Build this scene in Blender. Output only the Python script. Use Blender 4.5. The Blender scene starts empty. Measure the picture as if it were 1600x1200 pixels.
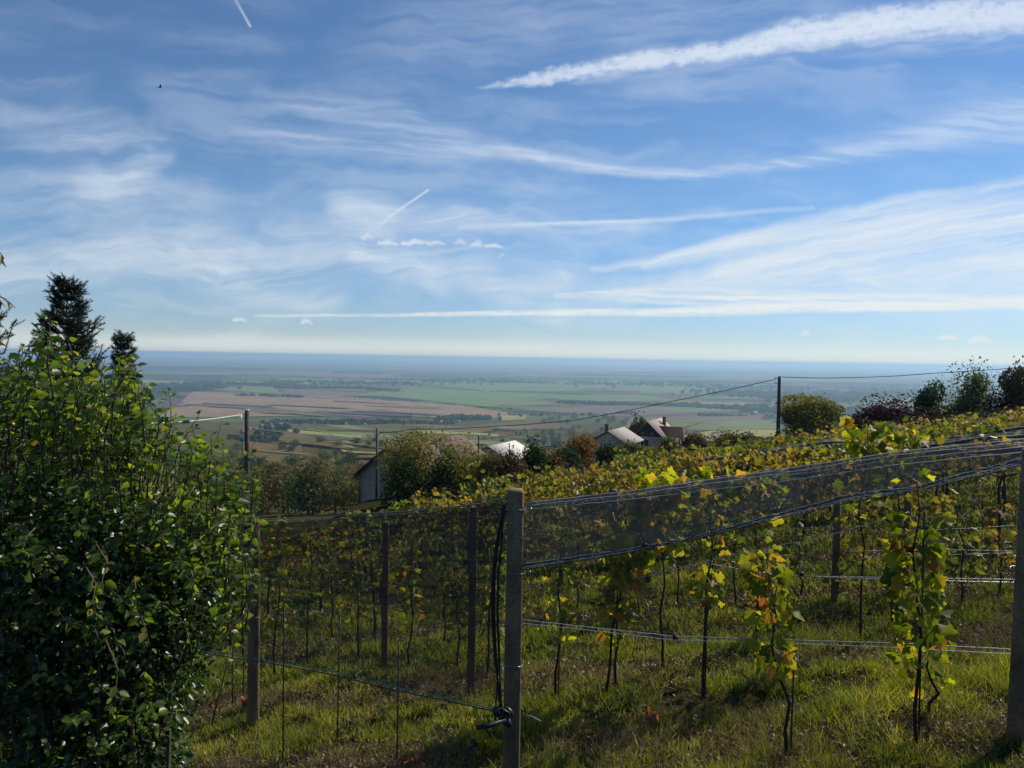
import bpy, math, random
import numpy as np
from mathutils import Vector, Matrix
R = math.radians
rng = np.random.default_rng(7)
random.seed(7)
scene = bpy.context.scene
COL = scene.collection

# ------------------------------------------------------------------ camera
LENS_PX = 1200.0
cam_d = bpy.data.cameras.new('camera')
cam = bpy.data.objects.new('camera', cam_d)
COL.objects.link(cam)
cam_d.sensor_width = 36.0
cam_d.lens = 27.0
cam_d.clip_start = 0.05
cam_d.clip_end = 200000.0
CR = Matrix.Rotation(R(90 - 1.93), 3, 'X') @ Matrix.Rotation(R(0.95), 3, 'Z')
cam.matrix_world = CR.to_4x4()
scene.camera = cam

def pdir(px, py):
    return CR @ Vector(((px - 800) / LENS_PX, -(py - 600) / LENS_PX, -1.0))

def P(px, py, d):
    """point seen at photo pixel (px,py) whose world y is d"""
    v = pdir(px, py)
    return v * (d / v.y)

# ------------------------------------------------------------------ exposure
scene.view_settings.view_transform = 'Standard'
scene.view_settings.look = 'None'
scene.view_settings.exposure = 0.0
scene.view_settings.gamma = 1.0
scene.view_settings.use_curve_mapping = False
cy = scene.cycles
cy.max_bounces = 10
cy.transparent_max_bounces = 24
cy.diffuse_bounces = 3
cy.glossy_bounces = 2
cy.transmission_bounces = 4
cy.volume_bounces = 1
cy.use_denoising = True
cy.sample_clamp_indirect = 4.0

# ------------------------------------------------------------------ sun
SUN_EL, SUN_AZ = R(39), R(54)      # azimuth measured from +Y towards +X
sd = bpy.data.lights.new('sun', 'SUN')
sd.energy = 5.0
sd.angle = R(0.55)
sd.color = (1.0, 0.91, 0.76)
sun = bpy.data.objects.new('sun', sd)
COL.objects.link(sun)
sdir = Vector((math.sin(SUN_AZ) * math.cos(SUN_EL), math.cos(SUN_AZ) * math.cos(SUN_EL), math.sin(SUN_EL)))
sun.rotation_euler = sdir.to_track_quat('Z', 'Y').to_euler()

# ------------------------------------------------------------------ node helpers
class NT:
    def __init__(self, nt):
        self.nt = nt
    def n(self, typ, ins=None, **props):
        nd = self.nt.nodes.new(typ)
        for k, v in props.items():
            setattr(nd, k, v)
        for k, v in (ins or {}).items():
            s = nd.inputs[k]
            if isinstance(v, bpy.types.NodeSocket):
                self.nt.links.new(v, s)
            else:
                if s.type == 'RGBA' and len(v) == 3:
                    v = (*v, 1)
                s.default_value = v
        return nd
    def m(self, op, a, b=0.0, c=0.0, clamp=False):
        return self.n('ShaderNodeMath', {0: a, 1: b, 2: c}, operation=op, use_clamp=clamp).outputs[0]
    def vm(self, op, a, b=(0, 0, 0), scale=None):
        nd = self.n('ShaderNodeVectorMath', {0: a, 1: b}, operation=op)
        if scale is not None:
            if isinstance(scale, bpy.types.NodeSocket):
                self.nt.links.new(scale, nd.inputs['Scale'])
            else:
                nd.inputs['Scale'].default_value = scale
        return nd.outputs['Value'] if op in ('LENGTH', 'DOT_PRODUCT') else nd.outputs[0]
    def mix(self, f, a, b, blend='MIX'):
        nd = self.nt.nodes.new('ShaderNodeMix')
        nd.data_type = 'RGBA'
        nd.blend_type = blend
        for s, v in ((nd.inputs[0], f), (nd.inputs[6], a), (nd.inputs[7], b)):
            if isinstance(v, bpy.types.NodeSocket):
                self.nt.links.new(v, s)
            else:
                s.default_value = (*v, 1) if (not isinstance(v, float) and not isinstance(v, int) and len(v) == 3) else v
        return nd.outputs[2]
    def ramp(self, f, stops, interp='LINEAR'):
        nd = self.n('ShaderNodeValToRGB', {0: f})
        cr = nd.color_ramp
        cr.interpolation = interp
        while len(cr.elements) < len(stops):
            cr.elements.new(0.5)
        for e, (p, c) in zip(cr.elements, stops):
            e.position = p
            e.color = (*c, 1) if len(c) == 3 else c
        return nd.outputs[0]
    def rng(self, v, a, b, c=0.0, d=1.0, smooth=True):
        nd = self.n('ShaderNodeMapRange', {0: v, 1: a, 2: b, 3: c, 4: d}, interpolation_type='SMOOTHSTEP' if smooth else 'LINEAR')
        return nd.outputs[0]
    def noise(self, vec, scale, detail=4.0, rough=0.55, dist=0.0, out=0):
        return self.n('ShaderNodeTexNoise', {'Vector': vec, 'Scale': scale, 'Detail': detail, 'Roughness': rough, 'Distortion': dist}).outputs[out]

# ------------------------------------------------------------------ world: sky texture with high cirrus and contrails
W = bpy.data.worlds.new('World')
scene.world = W
W.use_nodes = True
W.node_tree.nodes.clear()
w = NT(W.node_tree)
sky = w.n('ShaderNodeTexSky', sky_type='NISHITA', sun_disc=False, sun_elevation=SUN_EL, sun_rotation=SUN_AZ,
          altitude=900.0, air_density=1.0, dust_density=0.0, ozone_density=2.2)
elev = w.n('ShaderNodeSeparateXYZ', {0: w.n('ShaderNodeTexCoord').outputs['Generated']}).outputs[2]
tint = w.mix(w.rng(elev, 0.0, 0.22), (0.66, 0.80, 1.06), (0.80, 1.0, 1.16))
skyc = w.mix(1.0, sky.outputs[0], tint, 'MULTIPLY')
skyc = w.n('ShaderNodeHueSaturation', {'Saturation': 1.0, 'Color': skyc}).outputs[0]
bg = w.n('ShaderNodeBackground', {'Color': skyc, 'Strength': 0.090})
wo = w.n('ShaderNodeOutputWorld', {'Surface': bg.outputs[0]})
W.cycles.sampling_method = 'MANUAL'
W.cycles.sample_map_resolution = 512

# ------------------------------------------------------------------ mesh helpers
def arr_mesh(name, V, loops, totals, mat=None, attrs=None, smooth=False):
    V = np.asarray(V, dtype=np.float32).reshape(-1, 3)
    loops = np.asarray(loops, dtype=np.int32).ravel()
    totals = np.asarray(totals, dtype=np.int32).ravel()
    me = bpy.data.meshes.new(name)
    me.vertices.add(len(V)); me.vertices.foreach_set('co', V.ravel())
    me.loops.add(len(loops)); me.loops.foreach_set('vertex_index', loops)
    me.polygons.add(len(totals))
    st = np.zeros(len(totals), dtype=np.int32); st[1:] = np.cumsum(totals)[:-1]
    me.polygons.foreach_set('loop_start', st)
    if smooth:
        me.polygons.foreach_set('use_smooth', np.ones(len(totals), dtype=bool))
    me.update(calc_edges=True)
    for k, a in (attrs or {}).items():
        at = me.attributes.new(k, 'FLOAT', 'POINT'); at.data.foreach_set('value', np.asarray(a, dtype=np.float32).ravel())
    if mat: me.materials.append(mat)
    return me

def grid_loops(nx, ny):
    """quads of a grid whose vertices are stored row by row (ny rows of nx)"""
    i = np.arange(nx - 1)[None, :] + nx * np.arange(ny - 1)[:, None]
    return np.stack([i, i + 1, i + 1 + nx, i + nx], -1).reshape(-1, 4)

def link(name, me, parent=None, loc=None):
    o = bpy.data.objects.new(name, me)
    COL.objects.link(o)
    if parent: o.parent = parent
    if loc is not None: o.location = loc
    return o

def tag(o, label=None, cat=None, group=None, kind=None):
    if label: o['label'] = label
    if cat: o['category'] = cat
    if group: o['group'] = group
    if kind: o['kind'] = kind
    return o

def newmat(name):
    m = bpy.data.materials.new(name); m.use_nodes = True
    m.node_tree.nodes.clear()
    return m, NT(m.node_tree)

def vnoise(x, y, seed=0, oct=4, rough=0.5):
    """fractal value noise 0..1 on numpy arrays"""
    r = np.random.default_rng(seed); T = r.random((256, 256))
    out = np.zeros(np.broadcast(x, y).shape); amp = 1.0; tot = 0.0
    for k in range(oct):
        X = x * 2 ** k + 17.3 * k; Y = y * 2 ** k + 9.1 * k
        xi = np.floor(X).astype(int); yi = np.floor(Y).astype(int)
        fx = X - xi; fy = Y - yi
        fx = fx * fx * (3 - 2 * fx); fy = fy * fy * (3 - 2 * fy)
        a = T[xi % 256, yi % 256]; b = T[(xi + 1) % 256, yi % 256]
        c = T[xi % 256, (yi + 1) % 256]; d = T[(xi + 1) % 256, (yi + 1) % 256]
        out += amp * ((a * (1 - fx) + b * fx) * (1 - fy) + (c * (1 - fx) + d * fx) * fy)
        tot += amp; amp *= rough
    return out / tot

def sst(x, a, b):
    t = np.clip((x - a) / (b - a), 0, 1)
    return t * t * (3 - 2 * t)

# ------------------------------------------------------------------ cirrus and contrails: a thin shell of cloud far outside the haze
def build_clouds():
    nx, ny = 1150, 640
    az = np.linspace(R(-44), R(44), nx)[None, :]
    el = (np.linspace(0, 1, ny)[:, None] ** 1.12) * R(36) + R(0.10)
    D = np.stack([np.sin(az) * np.cos(el), np.cos(az) * np.cos(el), np.sin(el) + 0 * az], -1)
    # picture-like angular coordinates, only used to lay the streaks out in the sky
    Ri = np.array(CR.inverted())
    C = D @ Ri.T
    X = 800 - 1200 * C[..., 0] / C[..., 2]
    Y = 600 + 1200 * C[..., 1] / C[..., 2]
    def warp(s, amp, seed, oct=4):
        return (vnoise(X / s, Y / s, seed, oct, .55) - .5) * 2 * amp, (vnoise(X / s, Y / s, seed + 50, oct, .55) - .5) * 2 * amp
    wx, wy = warp(190, 60, 1); mx, my = warp(34, 9, 2); px, py = warp(13, 6, 3, 3)
    soft = (X + wx * .8 + mx, Y + wy * .5 + my * .7)
    mid = (X + wx * .10 + mx * .8, Y + wy * .10 + my * .42)
    calm = (X + mx * .4, Y + my * .16)
    puf = (X + px * .6 + mx * .5, Y + py * .75 + my * .5)
    raw = (X, Y)
    def chain(cs, pts, hard=0.0):
        x, y = cs; out = np.zeros(x.shape)
        for (x0, y0, w0, a0), (x1, y1, w1, a1) in zip(pts[:-1], pts[1:]):
            dx, dy = x1 - x0, y1 - y0
            h = np.clip(((x - x0) * dx + (y - y0) * dy) / (dx * dx + dy * dy), 0, 1)
            q = np.hypot(x - x0 - h * dx, y - y0 - h * dy) / (w0 + (w1 - w0) * h)
            f = 1 - sst(q, hard, 1.0)
            np.maximum(out, f * (a0 + (a1 - a0) * h), out)
        return out
    def fibre(cs, ang, sx, sy, seed, lo=.3, hi=.72):
        c, s = math.cos(R(ang)), math.sin(R(ang))
        u = cs[0] * c + cs[1] * s; v = -cs[0] * s + cs[1] * c
        return sst(vnoise(u / sx, v / sy, seed, 5, .6), lo, hi)
    fib = fibre(soft, 4, 260, 34, 11)
    fib2 = fibre(soft, -12, 380, 26, 12)
    blot = sst(vnoise(soft[0] / 170, soft[1] / 90, 13, 5, .6), .3, .7)
    fine = vnoise(X / 9, Y / 7, 14, 3, .6)
    big = chain(puf, [(735, 139, 3, .0), (800, 129, 10, .6), (860, 118, 17, .8), (1000, 95, 22, .9), (1150, 77, 19, .9), (1240, 52, 32, 1.0), (1420, 30, 38, 1.0), (1640, 12, 48, .9)], .12)
    fr = vnoise((X + 3 * Y) / 34, Y / 10, 71, 4, .65)
    big *= sst(fr + fine * .9 + big * .5, .75, 1.6) * .85 + .32
    big += .4 * chain(mid, [(900, 125, 14, .5), (1100, 98, 22, .6), (1250, 75, 40, .7), (1640, 45, 40, .5)]) * fibre(mid, -9, 90, 10, 15)
    veil = chain(mid, [(1000, 140, 30, .12), (1120, 120, 60, .2), (1260, 85, 60, .22), (1640, 60, 60, .2)]) * fib
    long_ = chain(mid, [(370, 205, 20, .15), (450, 207, 26, .42), (560, 225, 30, .4), (680, 235, 24, .42), (800, 240, 20, .6), (900, 256, 15, .75), (1000, 268, 13, .8), (1090, 273, 12, .85), (1200, 262, 13, .7), (1290, 246, 20, .6), (1420, 220, 32, .45), (1640, 190, 60, .4)])
    long_ += chain(mid, [(400, 150, 22, .1), (600, 185, 40, .45), (760, 225, 24, .35), (850, 245, 14, .3)])
    long_ += chain(mid, [(1300, 215, 30, .1), (1450, 205, 45, .3), (1640, 150, 60, .35)])
    long_ *= .3 + .8 * fibre(mid, 5, 150, 9, 16)
    fan = chain(mid, [(1010, 412, 10, .3), (1100, 390, 20, .5), (1240, 355, 18, .5), (1400, 318, 20, .7), (1520, 298, 13, .6), (1640, 275, 12, .5)])
    fan += chain(mid, [(930, 418, 10, .3), (1060, 402, 18, .6), (1180, 380, 24, .7), (1400, 345, 34, .7), (1640, 320, 40, .7)])
    fan += chain(soft, [(1020, 460, 20, .3), (1200, 425, 50, .6), (1400, 400, 80, .8), (1640, 390, 100, .85)])
    fan += chain(mid, [(1120, 430, 14, .4), (1300, 380, 18, .6), (1640, 338, 30, .6)])
    fan *= .22 + .55 * fib2 + .4 * fibre(mid, -10, 220, 7, 61)
    low = chain(calm, [(400, 494, 3, .15), (600, 492, 4, .5), (800, 489, 6, .85), (1050, 488, 9, 1.0), (1250, 481, 12, .9), (1640, 474, 12, .8)], .0) * (.15 + .6 * fine + .7 * fibre(calm, 0, 90, 5, 81))
    low += chain(calm, [(870, 462, 6, .5), (960, 460, 12, .9), (1100, 466, 22, .85), (1300, 470, 20, .7), (1640, 470, 10, .4)]) * (.1 + .9 * fibre(calm, 1, 120, 6, 17))
    sf = chain(soft, [(40, 190, 50, .15), (130, 220, 60, .55), (240, 240, 40, .3)])
    sf += chain(soft, [(120, 290, 30, .3), (220, 265, 34, .5), (250, 250, 20, .3)])
    sf += chain(soft, [(-60, 300, 60, .3), (150, 290, 60, .4), (330, 300, 60, .1)])
    sf += chain(soft, [(-60, 400, 90, .5), (200, 390, 80, .5), (420, 400, 80, .55), (620, 390, 80, .6), (900, 400, 60, .3)])
    sf += chain(soft, [(300, 400, 50, .5), (380, 440, 40, .5), (520, 480, 50, .4)])
    sf += chain(soft, [(530, 325, 40, .6), (700, 345, 36, .8), (880, 350, 30, .6), (1060, 350, 20, .2)])
    sf += chain(soft, [(540, 410, 24, .7), (680, 435, 34, .8), (800, 460, 34, .7), (880, 430, 26, .5)])
    sf += chain(soft, [(560, 80, 80, .12), (650, 50, 110, .25), (900, 20, 110, .22), (1250, 30, 100, .2)])
    sf += chain(soft, [(880, 480, 60, .4), (1100, 440, 60, .5), (1640, 440, 80, .6)])
    sf += chain(soft, [(800, 290, 60, .2), (1000, 330, 60, .25)])
    sf *= .08 + .45 * blot + .5 * fib + .45 * fibre(soft, -5, 150, 9, 62)
    thin = chain(raw, [(368, 0, 3.2, .35), (391, 41, 2.6, .95)]) + chain(raw, [(592, 352, 5, .2), (632, 322, 3.6, .7), (669, 297, 2.6, 1.0)])
    thin += chain(raw, [(780, 402, 2.5, .2), (786, 397, 2.5, .7)]) + chain(calm, [(720, 354, 7, .3), (1000, 346, 7, .55), (1270, 324, 6, .25)])
    thin += chain(raw, [(800, 351, 3, .3), (960, 346, 3, .7), (1010, 344, 2.6, .2)])
    cum = np.zeros(X.shape)
    for (x, y, ww, a) in ((607, 382, 16, .8), (650, 379, 20, 1.), (682, 382, 12, .7), (720, 378, 7, .5), (745, 381, 9, .6), (772, 385, 11, .8), (376, 504, 10, .7), (478, 506, 7, .7), (1480, 529, 14, .95), (1532, 532, 17, .85), (1260, 523, 5, .5), (575, 371, 8, .5)):
        cum = np.maximum(cum, chain(puf, [(x - ww, y, 5, a), (x, y - 3, 7, a), (x + ww, y, 4, a * .6)]))
    hz = 559 + (X - 800) * .0166          # height of the horizon at each bearing
    t = (hz - Y)
    band = np.exp(-((t - 13) / 13.0) ** 2) * (.55 + .35 * vnoise(X / 120, Y / 9, 21, 4)) + .08 * np.exp(-np.maximum(t, 0) / 60)
    amb = fib * blot * .22 * (1 - sst(t, 250, 560) * .6)
    tot = big * 1.25 + veil + long_ * .75 + fan * 1.25 + low * 2.4 + sf * .75 + thin * .8 + cum * 1.0 + band * .8 + amb
    al = 1 - np.exp(-1.15 * np.maximum(tot, 0))
    # fade out at the edges of the patch
    e = sst(az, R(-44), R(-40)) * (1 - sst(az, R(40), R(44))) * (1 - sst(el, R(31), R(36)))
    al = al * e
    V = D * 95000.0
    q = grid_loops(nx, ny)
    keep = al.ravel()[q].max(1) > .004
    q = q[keep]
    m, n = newmat('cloud')
    a = n.n('ShaderNodeAttribute', attribute_name='cover').outputs['Fac']
    el_ = n.n('ShaderNodeSeparateXYZ', {0: n.n('ShaderNodeTexCoord').outputs['Object']}).outputs[2]
    c = n.mix(n.rng(el_, 0.0, 30000.0), (0.83, 0.87, 0.86), (0.76, 0.84, 0.95))
    em = n.n('ShaderNodeEmission', {'Color': c, 'Strength': 1.0})
    tr = n.n('ShaderNodeBsdfTransparent')
    mx_ = n.n('ShaderNodeMixShader', {0: a, 1: tr.outputs[0], 2: em.outputs[0]})
    n.n('ShaderNodeOutputMaterial', {'Surface': mx_.outputs[0]})
    me = arr_mesh('clouds', V.reshape(-1, 3), q, np.full(len(q), 4), m, {'cover': al})
    o = link('clouds', me)
    tag(o, 'thin white cirrus and contrails across the blue sky', 'clouds', kind='stuff')
build_clouds()

# ------------------------------------------------------------------ terrain
_fd = np.array([0, 30, 50, 100, 200, 400, 700, 1200, 1800, 2300, 3000, 70000.])
_fz = np.array([-8, -12, -14, -22, -38, -67, -98, -126, -150, -176, -190, -190.])

def G(x, y):
    x = np.asarray(x, float); y = np.asarray(y, float)
    d = np.hypot(x, y) + 1e-6
    u = np.arctan2(x, y)
    xe = np.where(x > 8, 8 + (x - 8) * .75, x)
    xe = 150 * np.tanh(xe / 150)
    ye = np.where(y < 0, 40 * np.tanh(y / 40), y)
    near = -2.6 - .116 * ye + .163 * xe
    near = near + 1.05 * (1 - sst(d, 1.2, 3.4))
    near = near + (vnoise(x / 1.3 + 40, y / 1.3 + 40, 3, 3) - .5) * .10 * (1 - sst(d, 30, 60))
    far = np.interp(d, _fd, _fz)
    roll = (vnoise(x / 420 + 60, y / 420 + 60, 5, 3) - .5) * 2
    far = far + roll * 26 * sst(d, 150, 700) * (1 - sst(d, 1900, 2600))
    Rr = np.interp(u, [-.5, -.25, -.17, 0, .3, .4, .6], [30, 34, 66, 120, 125, 76, 70])
    t = sst(d / Rr, 1.0, 1.9)
    back = sst(np.abs(u), 1.3, 1.8)
    t = t * (1 - back * (d < 300))
    return near * (1 - t) + far * t

def g1(x, y):
    return float(G(x, y))

def PG(px, py, off=0.0, dmin=2.0, dmax=60000.):
    """first point of the terrain seen at photo pixel"""
    v = pdir(px, py); v = v / v.y
    ds = np.geomspace(dmin, dmax, 1500)
    z = G(v.x * ds, ds) + off
    hit = np.nonzero(v.z * ds <= z)[0]
    k = hit[0] if len(hit) else len(ds) - 1
    d = ds[k]
    return Vector((v.x * d, d, g1(v.x * d, d)))

def build_ground():
    rad = np.concatenate([[0.25], np.geomspace(.4, 64000, 300)])
    a1 = np.arange(R(-48), R(48), R(.3)); a2 = np.arange(R(48), R(312), R(4))
    ang = np.concatenate([a1, a2, [R(312)]])
    X = np.sin(ang)[None, :] * rad[:, None]; Y = np.cos(ang)[None, :] * rad[:, None]
    Z = G(X, Y)
    V = np.stack([X, Y, Z], -1)
    nx, ny = len(ang), len(rad)
    q = grid_loops(nx, ny)
    m, n = newmat('soil_and_fields')
    pos = n.n('ShaderNodeNewGeometry').outputs['Position']
    dist = n.vm('LENGTH', pos)
    # near: dry soil and turf
    nz = n.noise(pos, 1.1, 6, .65); nf = n.noise(pos, 26.0, 4, .7)
    near = n.ramp(nz, [(.35, (.07, .06, .035)), (.5, (.075, .075, .035)), (.62, (.045, .07, .022))])
    near = n.mix(.6, near, n.ramp(nf, [(.3, (.02, .016, .01)), (.7, (.13, .1, .06))]), 'OVERLAY')
    # middle slopes
    sl = n.ramp(n.noise(pos, .012, 6, .65), [(.3, (.07, .10, .035)), (.45, (.14, .13, .05)), (.55, (.18, .14, .055)), (.7, (.09, .12, .04))])
    sl = n.mix(.5, sl, n.ramp(n.noise(pos, .15, 5, .7), [(.35, (.02, .03, .015)), (.65, (.1, .1, .06))]), 'OVERLAY')
    # plain: a mosaic of fields
    vv = n.vm('MULTIPLY', pos, (.0014, .0026, 0))
    vv = n.n('ShaderNodeVectorRotate', {'Vector': vv, 'Angle': R(24)}, rotation_type='Z_AXIS').outputs[0]
    vor = n.n('ShaderNodeTexVoronoi', {'Vector': vv, 'Scale': 1.0, 'Randomness': .85}, distance='CHEBYCHEV').outputs['Color']
    vr = n.n('ShaderNodeSeparateColor', {0: vor}).outputs[0]
    pl = n.ramp(vr, [(0, (.05, .10, .035)), (.18, (.15, .10, .075)), (.34, (.10, .14, .05)), (.48, (.09, .06, .055)), (.6, (.13, .17, .06)), (.72, (.035, .05, .03)), (.86, (.13, .11, .08))], 'CONSTANT')
    fw = n.rng(n.noise(n.vm('MULTIPLY', pos, (.0004, .0009, 0)), 1.0, 9, .72), .50, .56)
    fw2 = n.m('MULTIPLY', fw, n.rng(dist, 3500., 8000., .25, 1.0))
    pl = n.mix(fw2, pl, (.016, .03, .02))
    pl = n.mix(n.m('MULTIPLY', n.rng(n.noise(n.vm('MULTIPLY', pos, (.0012, .003, 0)), 1.0, 8, .75), .5, .62), .8), pl, (.02, .032, .022))
    c = n.mix(n.rng(dist, 60., 160.), near, sl)
    c = n.mix(n.rng(dist, 1700., 2300.), c, pl)
    bs = n.n('ShaderNodeBsdfDiffuse', {'Color': c})
    n.n('ShaderNodeOutputMaterial', {'Surface': bs.outputs[0]})
    me = arr_mesh('ground', V, q, np.full(len(q), 4), m, smooth=True)
    tag(link('ground', me), 'hillside falling away to a wide plain of fields', 'ground', kind='structure')
build_ground()

# ------------------------------------------------------------------ materials
def simple(name, col, rough=.7, metal=0.0, noise=0.0, nscale=8.0, col2=None, spec=.5, bump=0.0):
    m, n = newmat(name)
    c = col
    pos = n.n('ShaderNodeTexCoord').outputs['Object']
    if noise or col2:
        f = n.rng(n.noise(pos, nscale, 5, .65), .35, .65)
        c = n.mix(f, col, col2 or tuple(x * (1 - noise) for x in col))
    b = n.n('ShaderNodeBsdfPrincipled', {'Base Color': c, 'Roughness': rough, 'Metallic': metal, 'Specular IOR Level': spec})
    if bump:
        bp = n.n('ShaderNodeBump', {'Strength': bump, 'Distance': .01, 'Height': n.noise(pos, nscale * 6, 5, .7)})
        n.nt.links.new(bp.outputs[0], b.inputs['Normal'])
    n.n('ShaderNodeOutputMaterial', {'Surface': b.outputs[0]})
    return m

def leafmat(name, stops, trans=.5, tcol=(1.9, 2.0, .8), rough=.42, spec=.5, patch=0.0, pscale=1.0):
    """leaf: colour per leaf from the ramp, light passing through"""
    m, n = newmat(name)
    g = n.n('ShaderNodeNewGeometry')
    f = g.outputs['Random Per Island']
    if patch:
        pn = n.rng(n.noise(g.outputs['Position'], pscale, 2, .5), .3, .7)
        f = n.m('ADD', n.m('MULTIPLY', f, 1 - patch), n.m('MULTIPLY', pn, patch))
    c = n.ramp(f, stops)
    tc = n.mix(1.0, c, tcol, 'MULTIPLY')
    b = n.n('ShaderNodeBsdfPrincipled', {'Base Color': c, 'Roughness': rough, 'Specular IOR Level': spec})
    t = n.n('ShaderNodeBsdfTranslucent', {'Color': tc})
    mx = n.n('ShaderNodeMixShader', {0: trans, 1: b.outputs[0], 2: t.outputs[0]})
    n.n('ShaderNodeOutputMaterial', {'Surface': mx.outputs[0]})
    return m

M = {}
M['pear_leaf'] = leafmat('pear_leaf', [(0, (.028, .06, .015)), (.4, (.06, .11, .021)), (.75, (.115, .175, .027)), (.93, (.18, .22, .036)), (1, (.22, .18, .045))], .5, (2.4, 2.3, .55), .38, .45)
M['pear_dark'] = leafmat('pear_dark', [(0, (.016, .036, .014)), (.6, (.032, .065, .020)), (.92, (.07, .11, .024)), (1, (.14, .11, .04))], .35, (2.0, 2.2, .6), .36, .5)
M['bark'] = simple('bark', (.07, .055, .04), .9, noise=.5, nscale=20)
M['twig'] = simple('twig', (.10, .075, .05), .8, noise=.4, nscale=30)
M['dark_stem'] = simple('dark_stem', (.045, .022, .018), .75, noise=.4, nscale=30)
M['needle'] = leafmat('needle', [(0, (.008, .022, .014)), (.6, (.014, .035, .018)), (1, (.03, .05, .02))], .12, (1.5, 1.5, .8), .5, .4)
M['vine_leaf'] = leafmat('vine_leaf', [(0, (.045, .055, .015)), (.25, (.12, .12, .022)), (.5, (.24, .20, .035)), (.72, (.33, .23, .05)), (.88, (.26, .13, .035)), (1, (.13, .06, .03))], .5, (1.7, 1.6, .6), .5, .4, patch=.35, pscale=.6)
M['vine_leaf_green'] = leafmat('vine_leaf_green', [(0, (.04, .065, .015)), (.4, (.10, .13, .022)), (.7, (.2, .2, .03)), (.92, (.28, .2, .04)), (1, (.22, .09, .03))], .5, (1.8, 1.8, .6), .5, .4, patch=.3, pscale=1.5)
M['young_leaf'] = leafmat('young_leaf', [(0, (.05, .09, .014)), (.35, (.17, .21, .02)), (.7, (.36, .34, .04)), (.88, (.36, .20, .045)), (1, (.22, .07, .03))], .62, (2.0, 1.95, .5), .5, .4)
M['walnut_leaf'] = leafmat('walnut_leaf', [(0, (.05, .07, .015)), (.5, (.12, .10, .02)), (1, (.18, .10, .03))], .5, (1.8, 1.6, .6))
M['grass'] = leafmat('grass', [(0, (.05, .08, .013)), (.4, (.125, .155, .024)), (.75, (.22, .23, .042)), (1, (.42, .35, .16))], .5, (1.8, 1.8, .5), .5, .45, patch=.45, pscale=.9)
M['dry_grass'] = leafmat('dry_grass', [(0, (.07, .055, .03)), (.3, (.17, .14, .07)), (.6, (.28, .23, .12)), (.75, (.10, .06, .035)), (.9, (.22, .17, .08)), (1, (.42, .36, .22))], .35, (1.3, 1.2, .9), .6, .3, patch=.3, pscale=1.3)
M['litter'] = leafmat('litter', [(0, (.05, .035, .022)), (.45, (.14, .09, .05)), (.8, (.24, .18, .11)), (.97, (.40, .34, .25)), (1, (.4, .14, .06))], .2, (1.2, 1.0, .8), .55, .4)
M['red_leaf'] = leafmat('red_leaf', [(0, (.22, .07, .03)), (.6, (.33, .13, .04)), (1, (.20, .12, .06))], .5, (1.5, .9, .6))
M['olive'] = leafmat('olive', [(0, (.055, .075, .018)), (.5, (.15, .155, .034)), (.8, (.26, .21, .05)), (1, (.33, .23, .06))], .35, (1.5, 1.5, .7), .75, .15, patch=.4, pscale=.5)
M['deep_green'] = leafmat('deep_green', [(0, (.015, .035, .015)), (.6, (.03, .055, .02)), (1, (.06, .085, .025))], .28, (1.5, 1.6, .7), .75, .15)
M['mid_green'] = leafmat('mid_green', [(0, (.035, .06, .018)), (.6, (.085, .12, .03)), (1, (.17, .17, .04))], .35, (1.5, 1.6, .7), .75, .15)
M['autumn'] = leafmat('autumn', [(0, (.10, .07, .02)), (.5, (.2, .12, .03)), (1, (.28, .17, .04))], .4, (1.5, 1.3, .7), .75, .15)
M['brown_green'] = leafmat('brown_green', [(0, (.04, .05, .02)), (.5, (.10, .08, .035)), (1, (.16, .10, .045))], .3, (1.4, 1.3, .8), .75, .15)
M['purple'] = leafmat('purple', [(0, (.018, .012, .016)), (.6, (.04, .02, .025)), (1, (.09, .03, .025))], .25, (1.6, 1.0, 1.0), .75, .15)
M['pale_green'] = leafmat('pale_green', [(0, (.05, .07, .04)), (.6, (.09, .12, .05)), (1, (.16, .17, .07))], .4, (1.5, 1.6, .8), .75, .15)
M['black_hose'] = simple('black_hose', (.015, .015, .018), .5)
M['wire'] = simple('wire', (.32, .33, .36), .32, .85)
M['black_wire'] = simple('black_wire', (.03, .03, .035), .45, .2)
M['cord'] = simple('cord', (.42, .44, .50), .35, .0)
M['green_cord'] = simple('green_cord', (.02, .20, .16), .4)
M['pole_wood'] = simple('pole_wood', (.075, .06, .05), .85, noise=.45, nscale=6)
M['stake'] = simple('stake', (.04, .035, .035), .6, .3)
M['pale_cable'] = simple('pale_cable', (.62, .62, .60), .4)
M['red_flower'] = simple('red', (.4, .05, .03), .6)

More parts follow.
